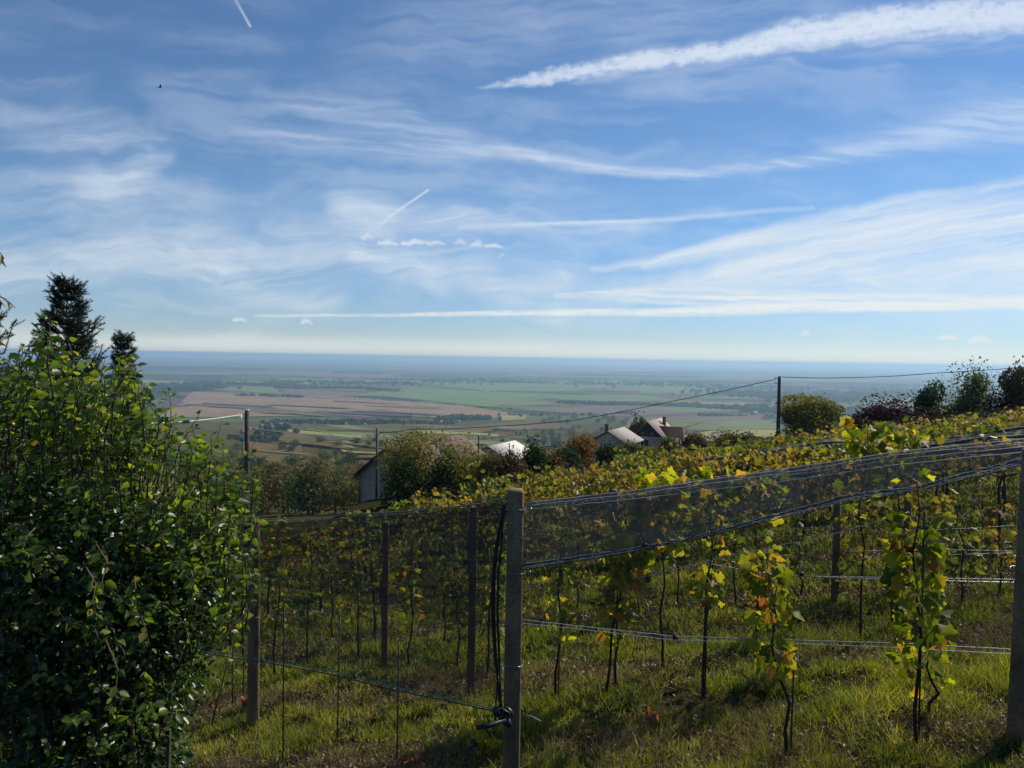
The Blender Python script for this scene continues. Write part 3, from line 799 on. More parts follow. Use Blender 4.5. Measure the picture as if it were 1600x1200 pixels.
# young vines of the two nearest rows and those just behind the net, each its own plant
def young_vine(px, py_base, py_top, label, n, spread=.10, d=None, lean=0., size=.10, stake=None, clumps=None, mat='young_leaf', group=None, low=.3):
    b = PG(px, py_base)
    h = (P(px, py_top, b.y).z - b.z)
    root = empty('young_grapevine', b, label, 'grapevine', group)
    pts = [Vector((0, 0, -.08))]
    m_ = 7
    for i in range(1, m_ + 1):
        pts.append(Vector((lean * (i / m_) ** 1.6 + random.gauss(0, .024), random.gauss(0, .02), h * i / m_)))
    mb = MB(); mb.tube(pts, [.016 - .012 * i / m_ for i in range(m_ + 1)], 6)
    A = np.array([tuple(p) for p in pts])
    n = int(n * 1.7); size = size * .86
    zz = []
    if clumps:
        for (c0, c1, w_) in clumps:
            zz += list(rng.uniform(c0, c1, int(n * w_)))
    else:
        zz = list(rng.uniform(low, 1.0, n))
    zz = np.array(zz)
    cx = np.interp(zz * h, A[:, 2], A[:, 0]); cyy = np.interp(zz * h, A[:, 2], A[:, 1])
    th = rng.uniform(0, 2 * np.pi, len(zz)); rr = spread * np.sqrt(rng.random(len(zz))) + .02
    pos = np.stack([cx + rr * np.cos(th), cyy + rr * np.sin(th), zz * h + rng.normal(size=len(zz)) * .02], -1)
    for p in pos[::3]:
        k = np.argmin(np.abs(A[:, 2] - (p[2] - .05)))
        mb.tube([tuple(A[k]), tuple(p)], [.003, .0015], 4)
    mb.build('stem', M['dark_stem'], root)
    out = unit(np.stack([np.cos(th), np.sin(th), -.7 + .5 * rng.normal(size=len(zz))], -1) + rng.normal(size=(len(zz), 3)) * .35)
    N = unit(rng.normal(size=(len(zz), 3)) * .7 + np.array([.2, -.6, .3]))
    s = size * rng.uniform(.55, 1.35, len(zz))
    V, L, T = scatter(GRAPE_F, frames(out, N), pos, s)
    link('foliage', arr_mesh('foliage', V, L, T, M[mat]), root)
    if stake:
        mb = MB(); sh = P(px, stake, b.y).z - b.z
        mb.tube([(.025, .02, -.1), (.025 + random.gauss(0, .02), .02, sh)], .007, 6); mb.build('stake', M['stake'], root)
    return root

young_vine(1432, 1172, 738, 'tallest young grapevine with large yellow and orange leaves at the right', 95, .125, lean=-.09, size=.115, clumps=[(.98, 1.0, .03), (.72, .84, .22), (.58, .74, .3), (.42, .58, .3), (.28, .42, .12)], stake=800)
young_vine(1231, 1190, 868, 'young grapevine with a bushy green and yellow top, right of centre', 62, .10, lean=-.22, size=.105, clumps=[(.88, 1.0, .35), (.6, .88, .35), (.42, .6, .3)], stake=1000)
young_vine(945, 1088, 745, 'young grapevine with yellow leaves arching right, just right of the middle post', 150, .15, lean=.52, size=.125, clumps=[(.86, 1.0, .38), (.58, .86, .4), (.38, .58, .22)])
young_vine(962, 1075, 800, 'second leafy stem entwined with the arching yellow vine', 70, .13, lean=-.08, size=.115, clumps=[(.6, 1.0, .6), (.3, .6, .4)])
young_vine(1098, 1100, 770, 'young grapevine with pale leaves between the centre and right vines', 85, .11, lean=.05, size=.10, clumps=[(.75, 1.0, .45), (.45, .65, .35)], stake=900)
young_vine(868, 1095, 800, 'slender young vine just right of the middle post with sparse leaves', 50, .10, lean=.03, size=.085, stake=960, low=.35)
young_vine(765, 1185, 1120, 'small bright green vine shoot at the foot of the middle post', 26, .06, size=.085, low=.05, stake=1035)
young_vine(1452, 1120, 985, 'low reddish green vine shoot right beside the tallest young vine', 24, .12, size=.08, low=.25)
for i, (x, yb, yt, nn) in enumerate([(430, 1060, 800, 40), (480, 1040, 815, 45), (560, 1030, 830, 50), (600, 1020, 810, 40), (640, 1045, 850, 55), (715, 1050, 860, 55), (760, 1060, 800, 45), (690, 1010, 830, 40), (520, 1000, 840, 36), (790, 1010, 800, 36)]):
    place = ['leftmost', 'second', 'third', 'fourth', 'fifth', 'seventh', 'ninth', 'sixth, further back', 'small', 'last'][i]
    young_vine(x, yb, yt, 'dim young vine behind the dark left net, %s counting from its left end' % place, nn, .10, lean=random.gauss(0, .08), size=.09, mat='vine_leaf_green' if i % 2 else 'young_leaf', low=.3, group='young vines behind the dark net')
for i, (x, yb, yt, nn) in enumerate([(1150, 950, 770, 40), (1185, 1010, 865, 34), (1060, 950, 800, 36), (1310, 945, 840, 30), (1500, 950, 780, 50), (1560, 930, 790, 40), (1250, 930, 790, 30), (1405, 945, 830, 26), (1000, 960, 800, 36), (900, 955, 820, 36)]):
    place = ['left of the pair near the orange leaves', 'beside the bushy topped vine', 'in front of a dark post', 'small and bare', 'behind the tallest vine at its right', 'beside the right edge post', 'thin and pale', 'hidden by the tallest vine', 'behind the arching vine', 'behind the slender vine'][i]
    young_vine(x, yb, yt, 'background young vine behind the right net, %s' % place, nn, .13, lean=random.gauss(0, .12), size=.10, mat='vine_leaf' if i % 2 else 'vine_leaf_green', low=.3, group='young vines behind the right net')
GS = 'thin dark stakes in front of the left net'
for i, (x, yb, yt) in enumerate([(442, 1198, 935), (527, 1160, 960), (620, 1192, 1010), (380, 1100, 960)]):
    b = PG(x, yb); h = P(x, yt, b.y).z - b.z
    mb = MB(); mb.tube([(0, 0, -.1), (random.gauss(0, .01), 0, h)], .0065, 6)
    tag(mb.build('vine_stake', M['stake'], None, b), 'thin dark metal stake in front of the left net, %s from the left' % ['second', 'third', 'fourth', 'first'][i], 'stake', GS)
# darker posts behind the nets
for (x, yb, yt, lb, nn) in ((1105, 1040, 728, 'young vine with big yellow leaves poking above the right net left of centre', 60), (1345, 1000, 655, 'young vine with orange and yellow leaves standing above the top cords at the right', 60), (1395, 985, 672, 'small yellow leaved vine top right beside the orange one above the cords', 40), (1180, 1030, 738, 'yellow vine top poking above the cords right of the leftmost one', 45), (1035, 1050, 735, 'broad yellow vine top above the net just right of the arching vine', 55)):
    young_vine(x, yb, yt, lb, nn, .17, lean=random.gauss(0, .06), size=.125, clumps=[(.84, 1.0, .75), (.5, .8, .25)])
for i, (x, yt, d, lb) in enumerate([(740, 792, 8.0, 'grey post seen through the dark net left of the middle post'), (603, 815, 9.6, 'dim post seen through the middle of the dark net'), (960, 765, 10.2, 'dark post behind the arching yellow vine'), (1308, 800, 9.5, 'dark post behind the right net left of the tallest vine'), (1418, 790, 9.8, 'dark post right behind the tallest young vine')]):
    post(x, yt, d, lb, wdt=.08)

# ------------------------------------------------------------------ grass and litter
BLADE = ([(-.5, 0, 0), (.5, 0, 0), (.42, .45, .10), (-.42, .45, .10), (.2, .8, .30), (-.2, .8, .30), (0, 1, .5)],
         [0, 1, 2, 3, 3, 2, 4, 5, 5, 4, 6], [4, 4, 3])
BLADE_S = ([(-.5, 0, 0), (.5, 0, 0), (.35, .55, .15), (-.35, .55, .15), (0, 1, .45)], [0, 1, 2, 3, 3, 2, 4], [4, 3])

def row_dist(x, y):
    """distance to the nearest young vine row or dense row"""
    y0 = y - ROW_M * x
    return np.min(np.abs(y0[None, :] - np.array([6.35, 8.3] + rows)[:, None]), axis=0)

def blades(name, cells, mat, label, cat, h, wdt, dry):
    Vs = []; Ls = []; Ts = []; off = 0
    for (y0, y1, dens, hs, ws) in cells:
        area = (y1 - y0) * (1.35 * (y0 + y1) / 2 + 1)
        n = int(area * dens)
        y = rng.uniform(y0, y1, n); u = rng.uniform(-.62, .76, n); x = u * y
        rd = row_dist(x, y)
        cl = vnoise(x * 1.1 + 30, y * 1.1 + 30, 31, 5, .7)
        tuft = vnoise(x * 3.2 + 3, y * 3.2 + 8, 32, 4, .7)
        if dry:
            pr = np.clip(1.15 - rd / .75, .18, 1) * (.25 + 1.0 * sst(1 - cl, .40, .6))
        else:
            pr = np.clip((rd - .05) / .5, .16, 1) * sst(cl, .28, .56) * (.10 + 1.1 * sst(tuft, .32, .62))
        k = rng.random(n) < pr
        x, y, tuft, cl, rd = x[k], y[k], tuft[k], cl[k], rd[k]; n = len(x)
        pos = np.stack([x, y, G(x, y) - .01], -1)
        lean = rng.normal(size=(n, 3)) * (.55 if not dry else .8); lean[:, 2] = 1
        if dry: lean[:, 2] = rng.uniform(.1, 1.0, n)
        Ld = unit(lean); Nn = unit(rng.normal(size=(n, 3)) * np.array([1, 1, .2]))
        hh = h * hs * rng.uniform(.4, 1.25, n) * (.25 + 1.7 * tuft ** 1.5)
        F = frames(Ld, Nn)
        sc = np.stack([np.full(n, wdt * ws) * rng.uniform(.7, 1.4, n), hh, hh], -1)
        V, L, T = scatter(BLADE if y0 < 9 else BLADE_S, F, pos, sc)
        Vs.append(V); Ls.append(L + off); Ts.append(T); off += len(V)
    V = np.concatenate(Vs); me = arr_mesh(name, V, np.concatenate(Ls), np.concatenate(Ts), mat)
    print(name, len(V))
    return tag(link(name, me), label, cat, kind='stuff')

blades('grass', [(4.2, 7, 6000, 1, 1), (7, 9.5, 3800, 1, 1.4), (9.5, 14, 1500, 1.05, 2.2), (14, 22, 420, 1.1, 3.4), (22, 40, 90, 1.2, 5.5)], M['grass'], 'green grass growing between the vine rows', 'grass', .125, .0055, False)
blades('dry_grass', [(4.2, 7, 5000, 1, 1), (7, 9.5, 3000, 1, 1.4), (9.5, 14, 600, 1, 2.0), (14, 24, 160, 1.1, 3.2)], M['dry_grass'], 'dry straw and brown grass beneath the vines', 'dry grass', .13, .0048, True)

def litter():
    parts = []; off = 0
    for (y0, y1, dens, s) in ((4.2, 7, 1200, .030), (7, 10, 800, .034), (10, 16, 200, .06)):
        n = int((y1 - y0) * 1.35 * (y0 + y1) / 2 * dens)
        y = rng.uniform(y0, y1, n); x = rng.uniform(-.62, .76, n) * y
        k = rng.random(n) < np.clip(1.1 - row_dist(x, y) / .8, .12, 1)
        x, y = x[k], y[k]; n = len(x)
        pos = np.stack([x, y, G(x, y) + rng.uniform(.0, .035, n)], -1)
        Nn = unit(rng.normal(size=(n, 3)) * .6 + np.array([0, 0, 1])); Ld = rand_unit(n)
        V, L, T = scatter(OVATE, frames(Ld, Nn) * 1.0, pos, s * rng.uniform(.5, 1.4, n))
        parts.append((V, L + off, T)); off += len(V)
    me = arr_mesh('fallen_leaves', *[np.concatenate([p[i] for p in parts]) for i in range(3)], M['litter'])
    tag(link('fallen_leaves', me), 'small brown fallen leaves littering the soil', 'leaves', kind='stuff')
    # tall weed stalks
    V = MB()
    for _ in range(260):
        y = random.uniform(4.6, 9); x = random.uniform(-.55, .75) * y
        z = g1(x, y); h = random.uniform(.15, .42)
        a = Vector((x, y, z)); l = Vector((random.gauss(0, .25), random.gauss(0, .25), 1)) * h
        V.tube([a, a + l * .6, a + l + Vector((random.gauss(0, .03), 0, 0))], [.0025, .002, .0012], 4)
    tag(V.build('weed_stalks', M['dry_grass']), 'dry upright weed stalks poking out of the grass', 'weeds', kind='stuff')
litter()

def single_leaf(px, py, n, s, label, name='fallen_leaf', mat='red_leaf', up=.1):
    b = PG(px, py)
    pos = np.array([tuple(b)]) * 1.0 - np.array([tuple(b)]) + rng.normal(size=(n, 3)) * s * .35 * np.array([1, 1, .35]) + np.array([0, 0, up])
    V, L, T = scatter(GRAPE, frames(rand_unit(n), unit(rng.normal(size=(n, 3)) + np.array([0, -.6, .9]))), pos, s * rng.uniform(.7, 1.2, n))
    me = arr_mesh(name, V, L, T, M[mat])
    tag(link(name, me, None, b), label, 'leaf')
single_leaf(1012, 1130, 3, .10, 'crumpled orange red leaf lying on the grass right of the middle post')
single_leaf(380, 1115, 9, .09, 'cluster of orange leaves on the ground beside the left post', up=.12)
single_leaf(650, 1210, 8, .07, 'dull red leaves at the bottom edge left of the middle post', up=.1)
single_leaf(1070, 1268, 3, .05, 'small pale leaf at the bottom edge', mat='young_leaf')

# ------------------------------------------------------------------ the big leafy shrub at the left
def shrub():
    base = Vector((-1.75, 3.35, g1(-1.75, 3.35)))
    root = empty('pear_shrub', base, 'large glossy green leafy shrub filling the lower left corner', 'shrub')
    lo = lambda px, py, d: P(px, py, d) - base
    Pp = []; Ld = []; Nn = []; S = []
    # dense body: overlapping lobes, leaves mostly near their skins
    lobes = [(110, 940, 3.8, .60, .5, .50), (50, 1100, 3.7, .60, .5, .6), (170, 1050, 3.9, .42, .45, .50), (20, 850, 3.9, .42, .45, .34), (215, 900, 4.0, .40, .4, .30),
             (-60, 980, 3.9, .5, .5, .6), (270, 860, 4.2, .26, .3, .20), (170, 1200, 3.8, .32, .4, .4), (90, 800, 4.1, .30, .35, .22), (265, 960, 4.1, .22, .3, .26)]
    for (px, py, d, rx, ry, rz) in lobes:
        c = np.array(tuple(lo(px, py, d)))
        n = int(6000 * (rx * ry * rz) ** (2 / 3) / .3)
        v = rand_unit(n)
        r = 1 - np.abs(rng.normal(size=n)) * .16
        lump = .82 + .36 * vnoise(v[:, 0] * 3 + 9 + v[:, 1], v[:, 2] * 3 + 4, 41, 3)
        p = c + v * (r * lump)[:, None] * np.array([rx, ry, rz]) * 1.08
        Pp.append(p); Ld.append(unit(v * .7 + rng.normal(size=(n, 3)) * .7 + np.array([0, 0, -.35])))
        Nn.append(unit(v * .5 + rng.normal(size=(n, 3)) * .65 + np.array([.1, 0, .6]))); S.append(.040 * rng.uniform(.55, 1.3, n))
    body = MB()
    rc = np.array([0., 0., 0.])
    for k in range(16):
        t = lo(random.uniform(-60, 320), random.uniform(700, 1000), random.uniform(3.5, 4.2))
        a = Vector((random.gauss(0, .1), random.gauss(0, .08), -.1))
        body.tube([a, a.lerp(t, .35) + Vector((0, 0, .12)), a.lerp(t, .7) + Vector((0, 0, .08)), t], [.022, .015, .010, .005], 6)
    # long shoots that leave the body: start pixel, tip pixel, depth, leaf count
    sh = [((60, 800), (78, 492), 3.5, 26, .062), ((110, 760), (150, 600), 3.5, 14, .05), ((165, 800), (196, 560), 3.7, 16, .046), ((20, 820), (28, 600), 3.5, 16, .055),
          ((252, 760), (262, 604), 3.7, 15, .052), ((262, 770), (316, 640), 3.7, 13, .05), ((290, 790), (347, 655), 3.9, 12, .046), ((330, 800), (398, 690), 4.0, 14, .045),
          ((320, 850), (420, 740), 4.1, 12, .045), ((330, 860), (436, 812), 4.1, 12, .044), ((320, 900), (432, 905), 4.1, 13, .045), ((310, 960), (372, 1000), 4.0, 11, .04),
          ((300, 900), (405, 860), 4.2, 12, .042), ((190, 800), (176, 640), 3.6, 14, .05), ((140, 860), (120, 655), 3.45, 14, .055), ((80, 700), (100, 560), 3.6, 12, .05),
          ((0, 760), (-10, 590), 3.5, 14, .055), ((228, 820), (240, 640), 3.7, 14, .048), ((290, 850), (300, 700), 3.8, 14, .044), ((150, 850), (162, 930), 3.0, 10, .045),
          ((130, 880), (150, 960), 2.95, 12, .045), ((210, 900), (235, 1010), 3.05, 12, .042), ((165, 1000), (180, 1110), 3.0, 10, .042), ((320, 820), (378, 760), 4.0, 12, .045),
          ((260, 940), (300, 1040), 3.5, 10, .04), ((40, 900), (30, 860), 3.0, 8, .05), ((215, 780), (222, 690), 3.6, 10, .045), ((350, 950), (362, 950), 4.0, 5, .04)]
    rn = random.Random(5)
    for _ in range(350):
        x = rn.uniform(-40, 400); top = np.interp(x, [-40, 20, 80, 120, 200, 240, 300, 400], [560, 545, 480, 560, 545, 615, 655, 725])
        y = top + abs(rn.gauss(0, 110))
        sh.append(((x - rn.uniform(-15, 50), y + rn.uniform(60, 150)), (x, y), rn.uniform(3.3, 4.4), rn.randint(8, 14), rn.uniform(.036, .052)))
    for _ in range(80):
        x = rn.uniform(-40, 385); y = rn.uniform(800, 1190)
        if x > np.interp(y, [800, 950, 1040, 1200], [400, 370, 300, 270]): continue
        out_ = rn.uniform(-20, 45)
        sh.append(((x - out_, y - rn.uniform(-30, 50)), (x, y), rn.uniform(3.0, 3.5), rn.randint(6, 11), rn.uniform(.034, .046)))
    for (a, b, d, n, s) in sh:
        A, B = lo(*a, d + .12), lo(*b, d)
        mid = A.lerp(B, .5) + Vector((rn.gauss(0, .025), rn.gauss(0, .03), .02))
        pts = [A, A.lerp(mid, .5), mid, mid.lerp(B, .55) + Vector((rn.gauss(0, .01), 0, 0)), B]
        body.tube(pts, [.0042, .0036, .003, .002, .001], 5)
        AA = np.array([tuple(p) for p in pts])
        t = np.linspace(.15, 1, n) ** .9
        pos = np.stack([np.interp(t * 4, np.arange(5), AA[:, k]) for k in range(3)], -1)
        ax = unit(np.array([tuple(B - A)]))
        ph = np.arange(n) * 2.4 + rn.random() * 6
        side = np.stack([np.cos(ph), np.sin(ph), 0 * ph], -1)
        dd = unit(side + ax * .35 + np.array([0, 0, -.45]) + rng.normal(size=(n, 3)) * .3)
        s *= 1.28; Pp.append(pos + dd * .012); Ld.append(dd)
        Nn.append(unit(rng.normal(size=(n, 3)) * .55 + np.array([.1, -.45, .45]))); S.append(s * rng.uniform(.5, 1.3, n) * (1.1 - .45 * t))
    body.build('stems', M['twig'], root)
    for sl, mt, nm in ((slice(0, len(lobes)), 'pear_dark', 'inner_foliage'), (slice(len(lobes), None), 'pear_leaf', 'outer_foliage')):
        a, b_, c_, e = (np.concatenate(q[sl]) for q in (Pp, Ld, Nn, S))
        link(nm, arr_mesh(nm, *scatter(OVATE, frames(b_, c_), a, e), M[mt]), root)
shrub()

# ------------------------------------------------------------------ spruces behind the shrub
def spruce(px_top, py_top, d, height, rmax, label, seed, nwh=15):
    rn = random.Random(seed); r_ = np.random.default_rng(seed)
    t = P(px_top, py_top, d)
    root = empty('spruce_tree', (t.x, t.y, t.z - height), label, 'spruce')
    tr = MB(); tr.tube([(0, 0, -.3), (.02, 0, height * .5), (0, 0, height)], [.05 + .01 * height, .03, .004], 8)
    tr.build('trunk', M['bark'], root)
    br = MB(); segs = []
    for i in range(nwh):
        f = (i + .4) / nwh
        z = height - (f ** 1.1) * min(height, 3.1) * .98
        L0 = rmax * (.07 + .93 * f ** .8)
        for k in range(rn.choice([7, 8, 9])):
            a = rn.random() * 2 * math.pi
            Lb = L0 * rn.uniform(.7, 1.12)
            dx, dy = math.cos(a), math.sin(a)
            p0 = Vector((0, 0, z)); p1 = Vector((dx * Lb * .5, dy * Lb * .5, z + Lb * rn.uniform(-.05, .12)))
            p2 = Vector((dx * Lb * .85, dy * Lb * .85, z + Lb * rn.uniform(.1, .35))); p3 = Vector((dx * Lb * 1.0, dy * Lb * 1.0, z + Lb * rn.uniform(.45, .85)))
            br.tube([p0, p1, p2, p3], [.014, .009, .006, .003], 5)
            pts = [p0, p1, p2, p3]
            for u0, u1 in zip(pts[:-1], pts[1:]): segs.append((u0, u1))
            for q in range(int(7 + Lb * 22)):
                s = rn.uniform(.25, 1); b = p0.lerp(p1, s * 2) if s < .5 else p1.lerp(p3, (s - .5) * 2)
                ang = a + rn.choice([-1, 1]) * rn.uniform(.5, 1.1); l = rn.uniform(.06, .17) * (.6 + Lb)
                e = b + Vector((math.cos(ang) * l, math.sin(ang) * l, rn.uniform(-.3, 1.1) * l))
                br.tube([b, e], [.004, .002], 4); segs.append((b, e))
    segs.append((Vector((0, 0, height - .35)), Vector((0, 0, height))))
    br.build('branches', M['bark'], root)
    A = np.array([tuple(a) for a, b in segs]); B = np.array([tuple(b) for a, b in segs])
    ln = np.linalg.norm(B - A, axis=1)
    cnt = np.maximum((ln * 420).astype(int), 8)
    idx = np.repeat(np.arange(len(segs)), cnt)
    t_ = r_.random(len(idx))[:, None]
    pos = A[idx] * (1 - t_) + B[idx] * t_
    ax = unit(B - A)[idx]
    dd = unit(ax * .55 + unit(r_.normal(size=(len(idx), 3))) * .8)
    sc = np.stack([np.full(len(idx), .0055), r_.uniform(.020, .038, len(idx)), np.ones(len(idx))], -1)
    NEED = ([(-.5, 0, 0), (.5, 0, 0), (0, 1, 0)], [0, 1, 2], [3])
    V, L, T = scatter(NEED, frames(dd, unit(r_.normal(size=(len(idx), 3)))), pos, sc)
    link('needles', arr_mesh('needles', V, L, T, M['needle']), root)
    print('needles', len(idx))
spruce(104, 442, 8.0, 4.6, .66, 'dark spruce with upturned twig tips rising behind the leafy shrub', 3, 32)
spruce(194, 528, 7.6, 4.0, .24, 'thin spruce leader just right of the dark spruce', 4, 30)
spruce(-75, 452, 8.2, 4.6, 1.25, 'dark spruce mostly outside the left edge with one branch showing', 8, 15)

def hanging_branch():
    root = empty('walnut_branch', P(-60, 440, 2.6), 'hanging brownish green leaves of a branch at the left edge', 'branch')
    o = Vector(root.location)
    mb = MB(); Pp = []; D_ = []
    for (a, b) in (((-90, 380), (2, 396)), ((-90, 450), (10, 468)), ((-90, 430), (-10, 505)), ((-90, 470), (-6, 530))):
        A, B = P(*a, 2.6) - o, P(*b, 2.6) - o
        mb.tube([A, A.lerp(B, .5) + Vector((0, 0, .03)), B], [.006, .004, .002], 5)
        for k in range(9):
            t = .5 + .5 * k / 8
            Pp.append(tuple(A.lerp(B, t))); s = 1 if k % 2 else -1
            D_.append((.6, .35 * s, -.75 + .25 * s))
    n = len(Pp)
    V, L, T = scatter(LANCE, frames(unit(np.array(D_) + rng.normal(size=(n, 3)) * .2), unit(rng.normal(size=(n, 3)) + np.array([0, -1, 0]))), np.array(Pp), np.full(n, .055))
    mb.build('twigs', M['twig'], root)
    link('leaves', arr_mesh('leaves', V, L, T, M['walnut_leaf']), root)
hanging_branch()

# ------------------------------------------------------------------ trees and bushes further off
CROWN = {}
def crown_mesh(kind, variant, n, leaf, style):
    key = (kind, variant, n, leaf, style)
    if key in CROWN: return CROWN[key]
    r_ = np.random.default_rng((n * 7 + len(style) * 131 + ord(style[0]) + variant * 31) % 9973)
    # a unit crown: half width 1, from z=0 to z=2
    nl = {'round': 11, 'loose': 12, 'bush': 12, 'tall': 9}[style]
    P_ = []; D_ = []
    for k in range(nl):
        a = r_.random() * 2 * np.pi; rr = .55 * np.sqrt(r_.random())
        zc = r_.uniform(.35, 1.5) if style != 'bush' else r_.uniform(.3, 1.2)
        if style == 'tall': rr *= .6; zc = r_.uniform(.4, 1.65)
        sz = r_.uniform(.32, .55) * (1.15 - .35 * zc / 2)
        if style == 'loose': sz *= .8; rr *= 1.15
        c = np.array([rr * np.cos(a), rr * np.sin(a), zc])
        m_ = n // nl
        v = unit(r_.normal(size=(m_, 3)))
        rad = sz * (1 - np.abs(r_.normal(size=m_)) * (.22 if style != 'loose' else .4))
        lump = .62 + .75 * vnoise(v[:, 0] * 2.6 + 5 + k, v[:, 1] * 2.6 + v[:, 2] * 2 + 5, 3 + k, 3)
        P_.append(c + v * (rad * lump)[:, None] * np.array([1.15, 1.15, 1.05])); D_.append(v)
    # stray sprigs
    m_ = n // 10
    v = unit(r_.normal(size=(m_, 3)) + np.array([0, 0, .5])); P_.append(np.array([0, 0, .85]) + v * (.72 + .45 * r_.random(m_) ** 2)[:, None] * np.array([.85, .85, 1.05])); D_.append(v)
    p = np.concatenate(P_); d_ = np.concatenate(D_); n_ = len(p)
    hw_ = np.percentile(np.hypot(p[:, 0], p[:, 1]), 97); p[:, :2] /= hw_
    lo_, hi_ = np.percentile(p[:, 2], [1, 99]); p[:, 2] = (p[:, 2] - lo_) / (hi_ - lo_) * 2
    V, L, T = scatter(CARD, frames(unit(r_.normal(size=(n_, 3)) + d_ * .5 + np.array([0, 0, -.2])), unit(d_ * .6 + r_.normal(size=(n_, 3)) * .8 + np.array([0, 0, .3]))), p, leaf * r_.uniform(.6, 1.5, n_))
    CROWN[key] = arr_mesh('crown', V, L, T, M[kind])
    return CROWN[key]
TRUNK = {}
def trunk_mesh(v):
    if v in TRUNK: return TRUNK[v]
    rn = random.Random(v); mb = MB()
    mb.tube([(0, 0, -.4), (rn.gauss(0, .03), 0, .4), (rn.gauss(0, .05), rn.gauss(0, .05), 1.0), (0, 0, 1.5)], [.09, .07, .045, .02], 7)
    for k in range(6):
        a = rn.random() * 6.28; z = rn.uniform(.3, 1.1)
        mb.tube([(0, 0, z), (.3 * math.cos(a), .3 * math.sin(a), z + .3), (.62 * math.cos(a), .62 * math.sin(a), z + .5)], [.035, .022, .008], 5)
    TRUNK[v] = mb.mesh('trunk', M['bark'])
    return TRUNK[v]

def plant(name, px, py_top, py_base, wpx, d, kind, label, group=None, n=2400, leaf=.07, style='round', cat='tree', ground=True, variant=None, sink=0.0):
    """a tree or bush whose crown spans the given pixels at depth d, rooted in the terrain"""
    top = P(px, py_top, d)
    gz_ = g1(top.x, top.y)
    bz = min(P(px, py_base, d).z, top.z - .3)
    wd = wpx / LENS_PX * d / 2
    root = empty(name, (top.x, top.y, gz_), label, cat, group, rz=random.random() * 6.28)
    v = random.randrange(4) if variant is None else variant
    zs = (top.z - bz) / 2
    c = link('crown', crown_mesh(kind, v, int(n * 1.3), round(leaf * 1.25 / (.5 * wd + .5 * zs), 3), style), root, (0, 0, bz - gz_))
    c.scale = (wd, wd, zs)
    tr = link('trunk', trunk_mesh(v), root, (0, 0, 0))
    hz_ = max(top.z - gz_, .5)
    tr.scale = (wd * .9, wd * .9, hz_ / 2.1)
    return root

plant('walnut_tree', 646, 675, 792, 118, 48, 'olive', 'broad bush with olive and yellow leaves in front of the white gable house', n=5200, leaf=.085)
plant('green_bush', 628, 716, 800, 66, 46, 'deep_green', 'dark green lower bush hiding the white gable wall', n=3600, leaf=.09, style='bush', cat='bush')
plant('green_bush', 722, 696, 800, 104, 46, 'olive', 'olive topped bush between the tiled roof and the white roof', n=4600, leaf=.085, style='bush', cat='bush')
plant('green_bush', 690, 716, 800, 60, 45, 'deep_green', 'dark bush at the foot of the olive topped bush', n=3000, leaf=.09, style='bush', cat='bush')
plant('green_bush', 748, 712, 790, 60, 44, 'olive', 'small olive bush left of the white roof', n=2600, leaf=.085, style='bush', cat='bush')
plant('brown_bush', 772, 712, 775, 52, 43, 'brown_green', 'brownish bush beneath the white roof', n=2400, leaf=.08, style='bush', cat='bush')
plant('brown_bush', 800, 708, 768, 55, 44, 'brown_green', 'pinkish brown bush beneath the right end of the white roof', n=2400, leaf=.08, style='bush', cat='bush')
plant('green_bush', 834, 693, 752, 46, 46, 'deep_green', 'round dark green bush just right of the white roof', n=3000, leaf=.08, style='bush', cat='bush')
plant('brown_bush', 862, 702, 745, 46, 48, 'brown_green', 'low brown bush right of the round dark bush', n=2200, leaf=.08, style='bush', cat='bush')
plant('orange_bush', 908, 681, 730, 54, 62, 'autumn', 'orange autumn bush left of the small chimney house', n=3000, leaf=.1, style='bush', cat='bush')
plant('green_bush', 885, 700, 740, 50, 58, 'deep_green', 'dark bush beneath the orange autumn bush', n=2400, leaf=.1, style='bush', cat='bush')
plant('green_bush', 955, 694, 738, 58, 60, 'deep_green', 'dark bush in front of the small chimney house', n=3000, leaf=.1, style='bush', cat='bush')
plant('green_bush', 984, 692, 722, 40, 75, 'mid_green', 'green bush between the chimney house and the steep house', n=2400, leaf=.11, style='bush', cat='bush')
plant('green_bush', 1016, 699, 720, 60, 78, 'olive', 'olive bush below the window of the steep house', n=2400, leaf=.11, style='bush', cat='bush')
plant('green_bush', 1046, 682, 712, 26, 78, 'mid_green', 'small yellow green bush at the right foot of the steep house', n=1400, leaf=.11, style='bush', cat='bush')
plant('green_tree', 996, 652, 690, 30, 128, 'mid_green', 'small tree just left of the steep gable', n=1200, leaf=.2, cat='tree')
plant('brown_bush', 1085, 678, 706, 44, 80, 'brown_green', 'low brown bush right of the steep house', n=1800, leaf=.11, style='bush', cat='bush')
plant('brown_bush', 1128, 674, 702, 44, 75, 'olive', 'dull green bush midway between steep house and wooden pole', n=1800, leaf=.11, style='bush', cat='bush')
plant('brown_bush', 1165, 676, 700, 50, 70, 'brown_green', 'reddish low bush left of the wooden pole', n=1800, leaf=.11, style='bush', cat='bush')
plant('green_bush', 1265, 621, 690, 96, 56, 'olive', 'big round olive green bush right of the wooden pole', n=8500, leaf=.09, style='round', cat='bush')
plant('purple_bush', 1392, 630, 705, 116, 50, 'purple', 'wide dark purple leaved bush near the right', n=12000, leaf=.09, style='bush', cat='bush')
plant('purple_bush', 1345, 648, 690, 46, 50, 'purple', 'small purple bush left of the wide purple bush', n=1800, leaf=.09, style='bush', cat='bush')
plant('green_tree', 1453, 600, 668, 44, 52, 'deep_green', 'narrow dark green tree right of the purple bush', n=3600, leaf=.085, style='tall')
plant('pale_tree', 1520, 579, 672, 84, 50, 'pale_green', 'airy pale green tree with gaps of sky near the right edge', n=6000, leaf=.085, style='loose')
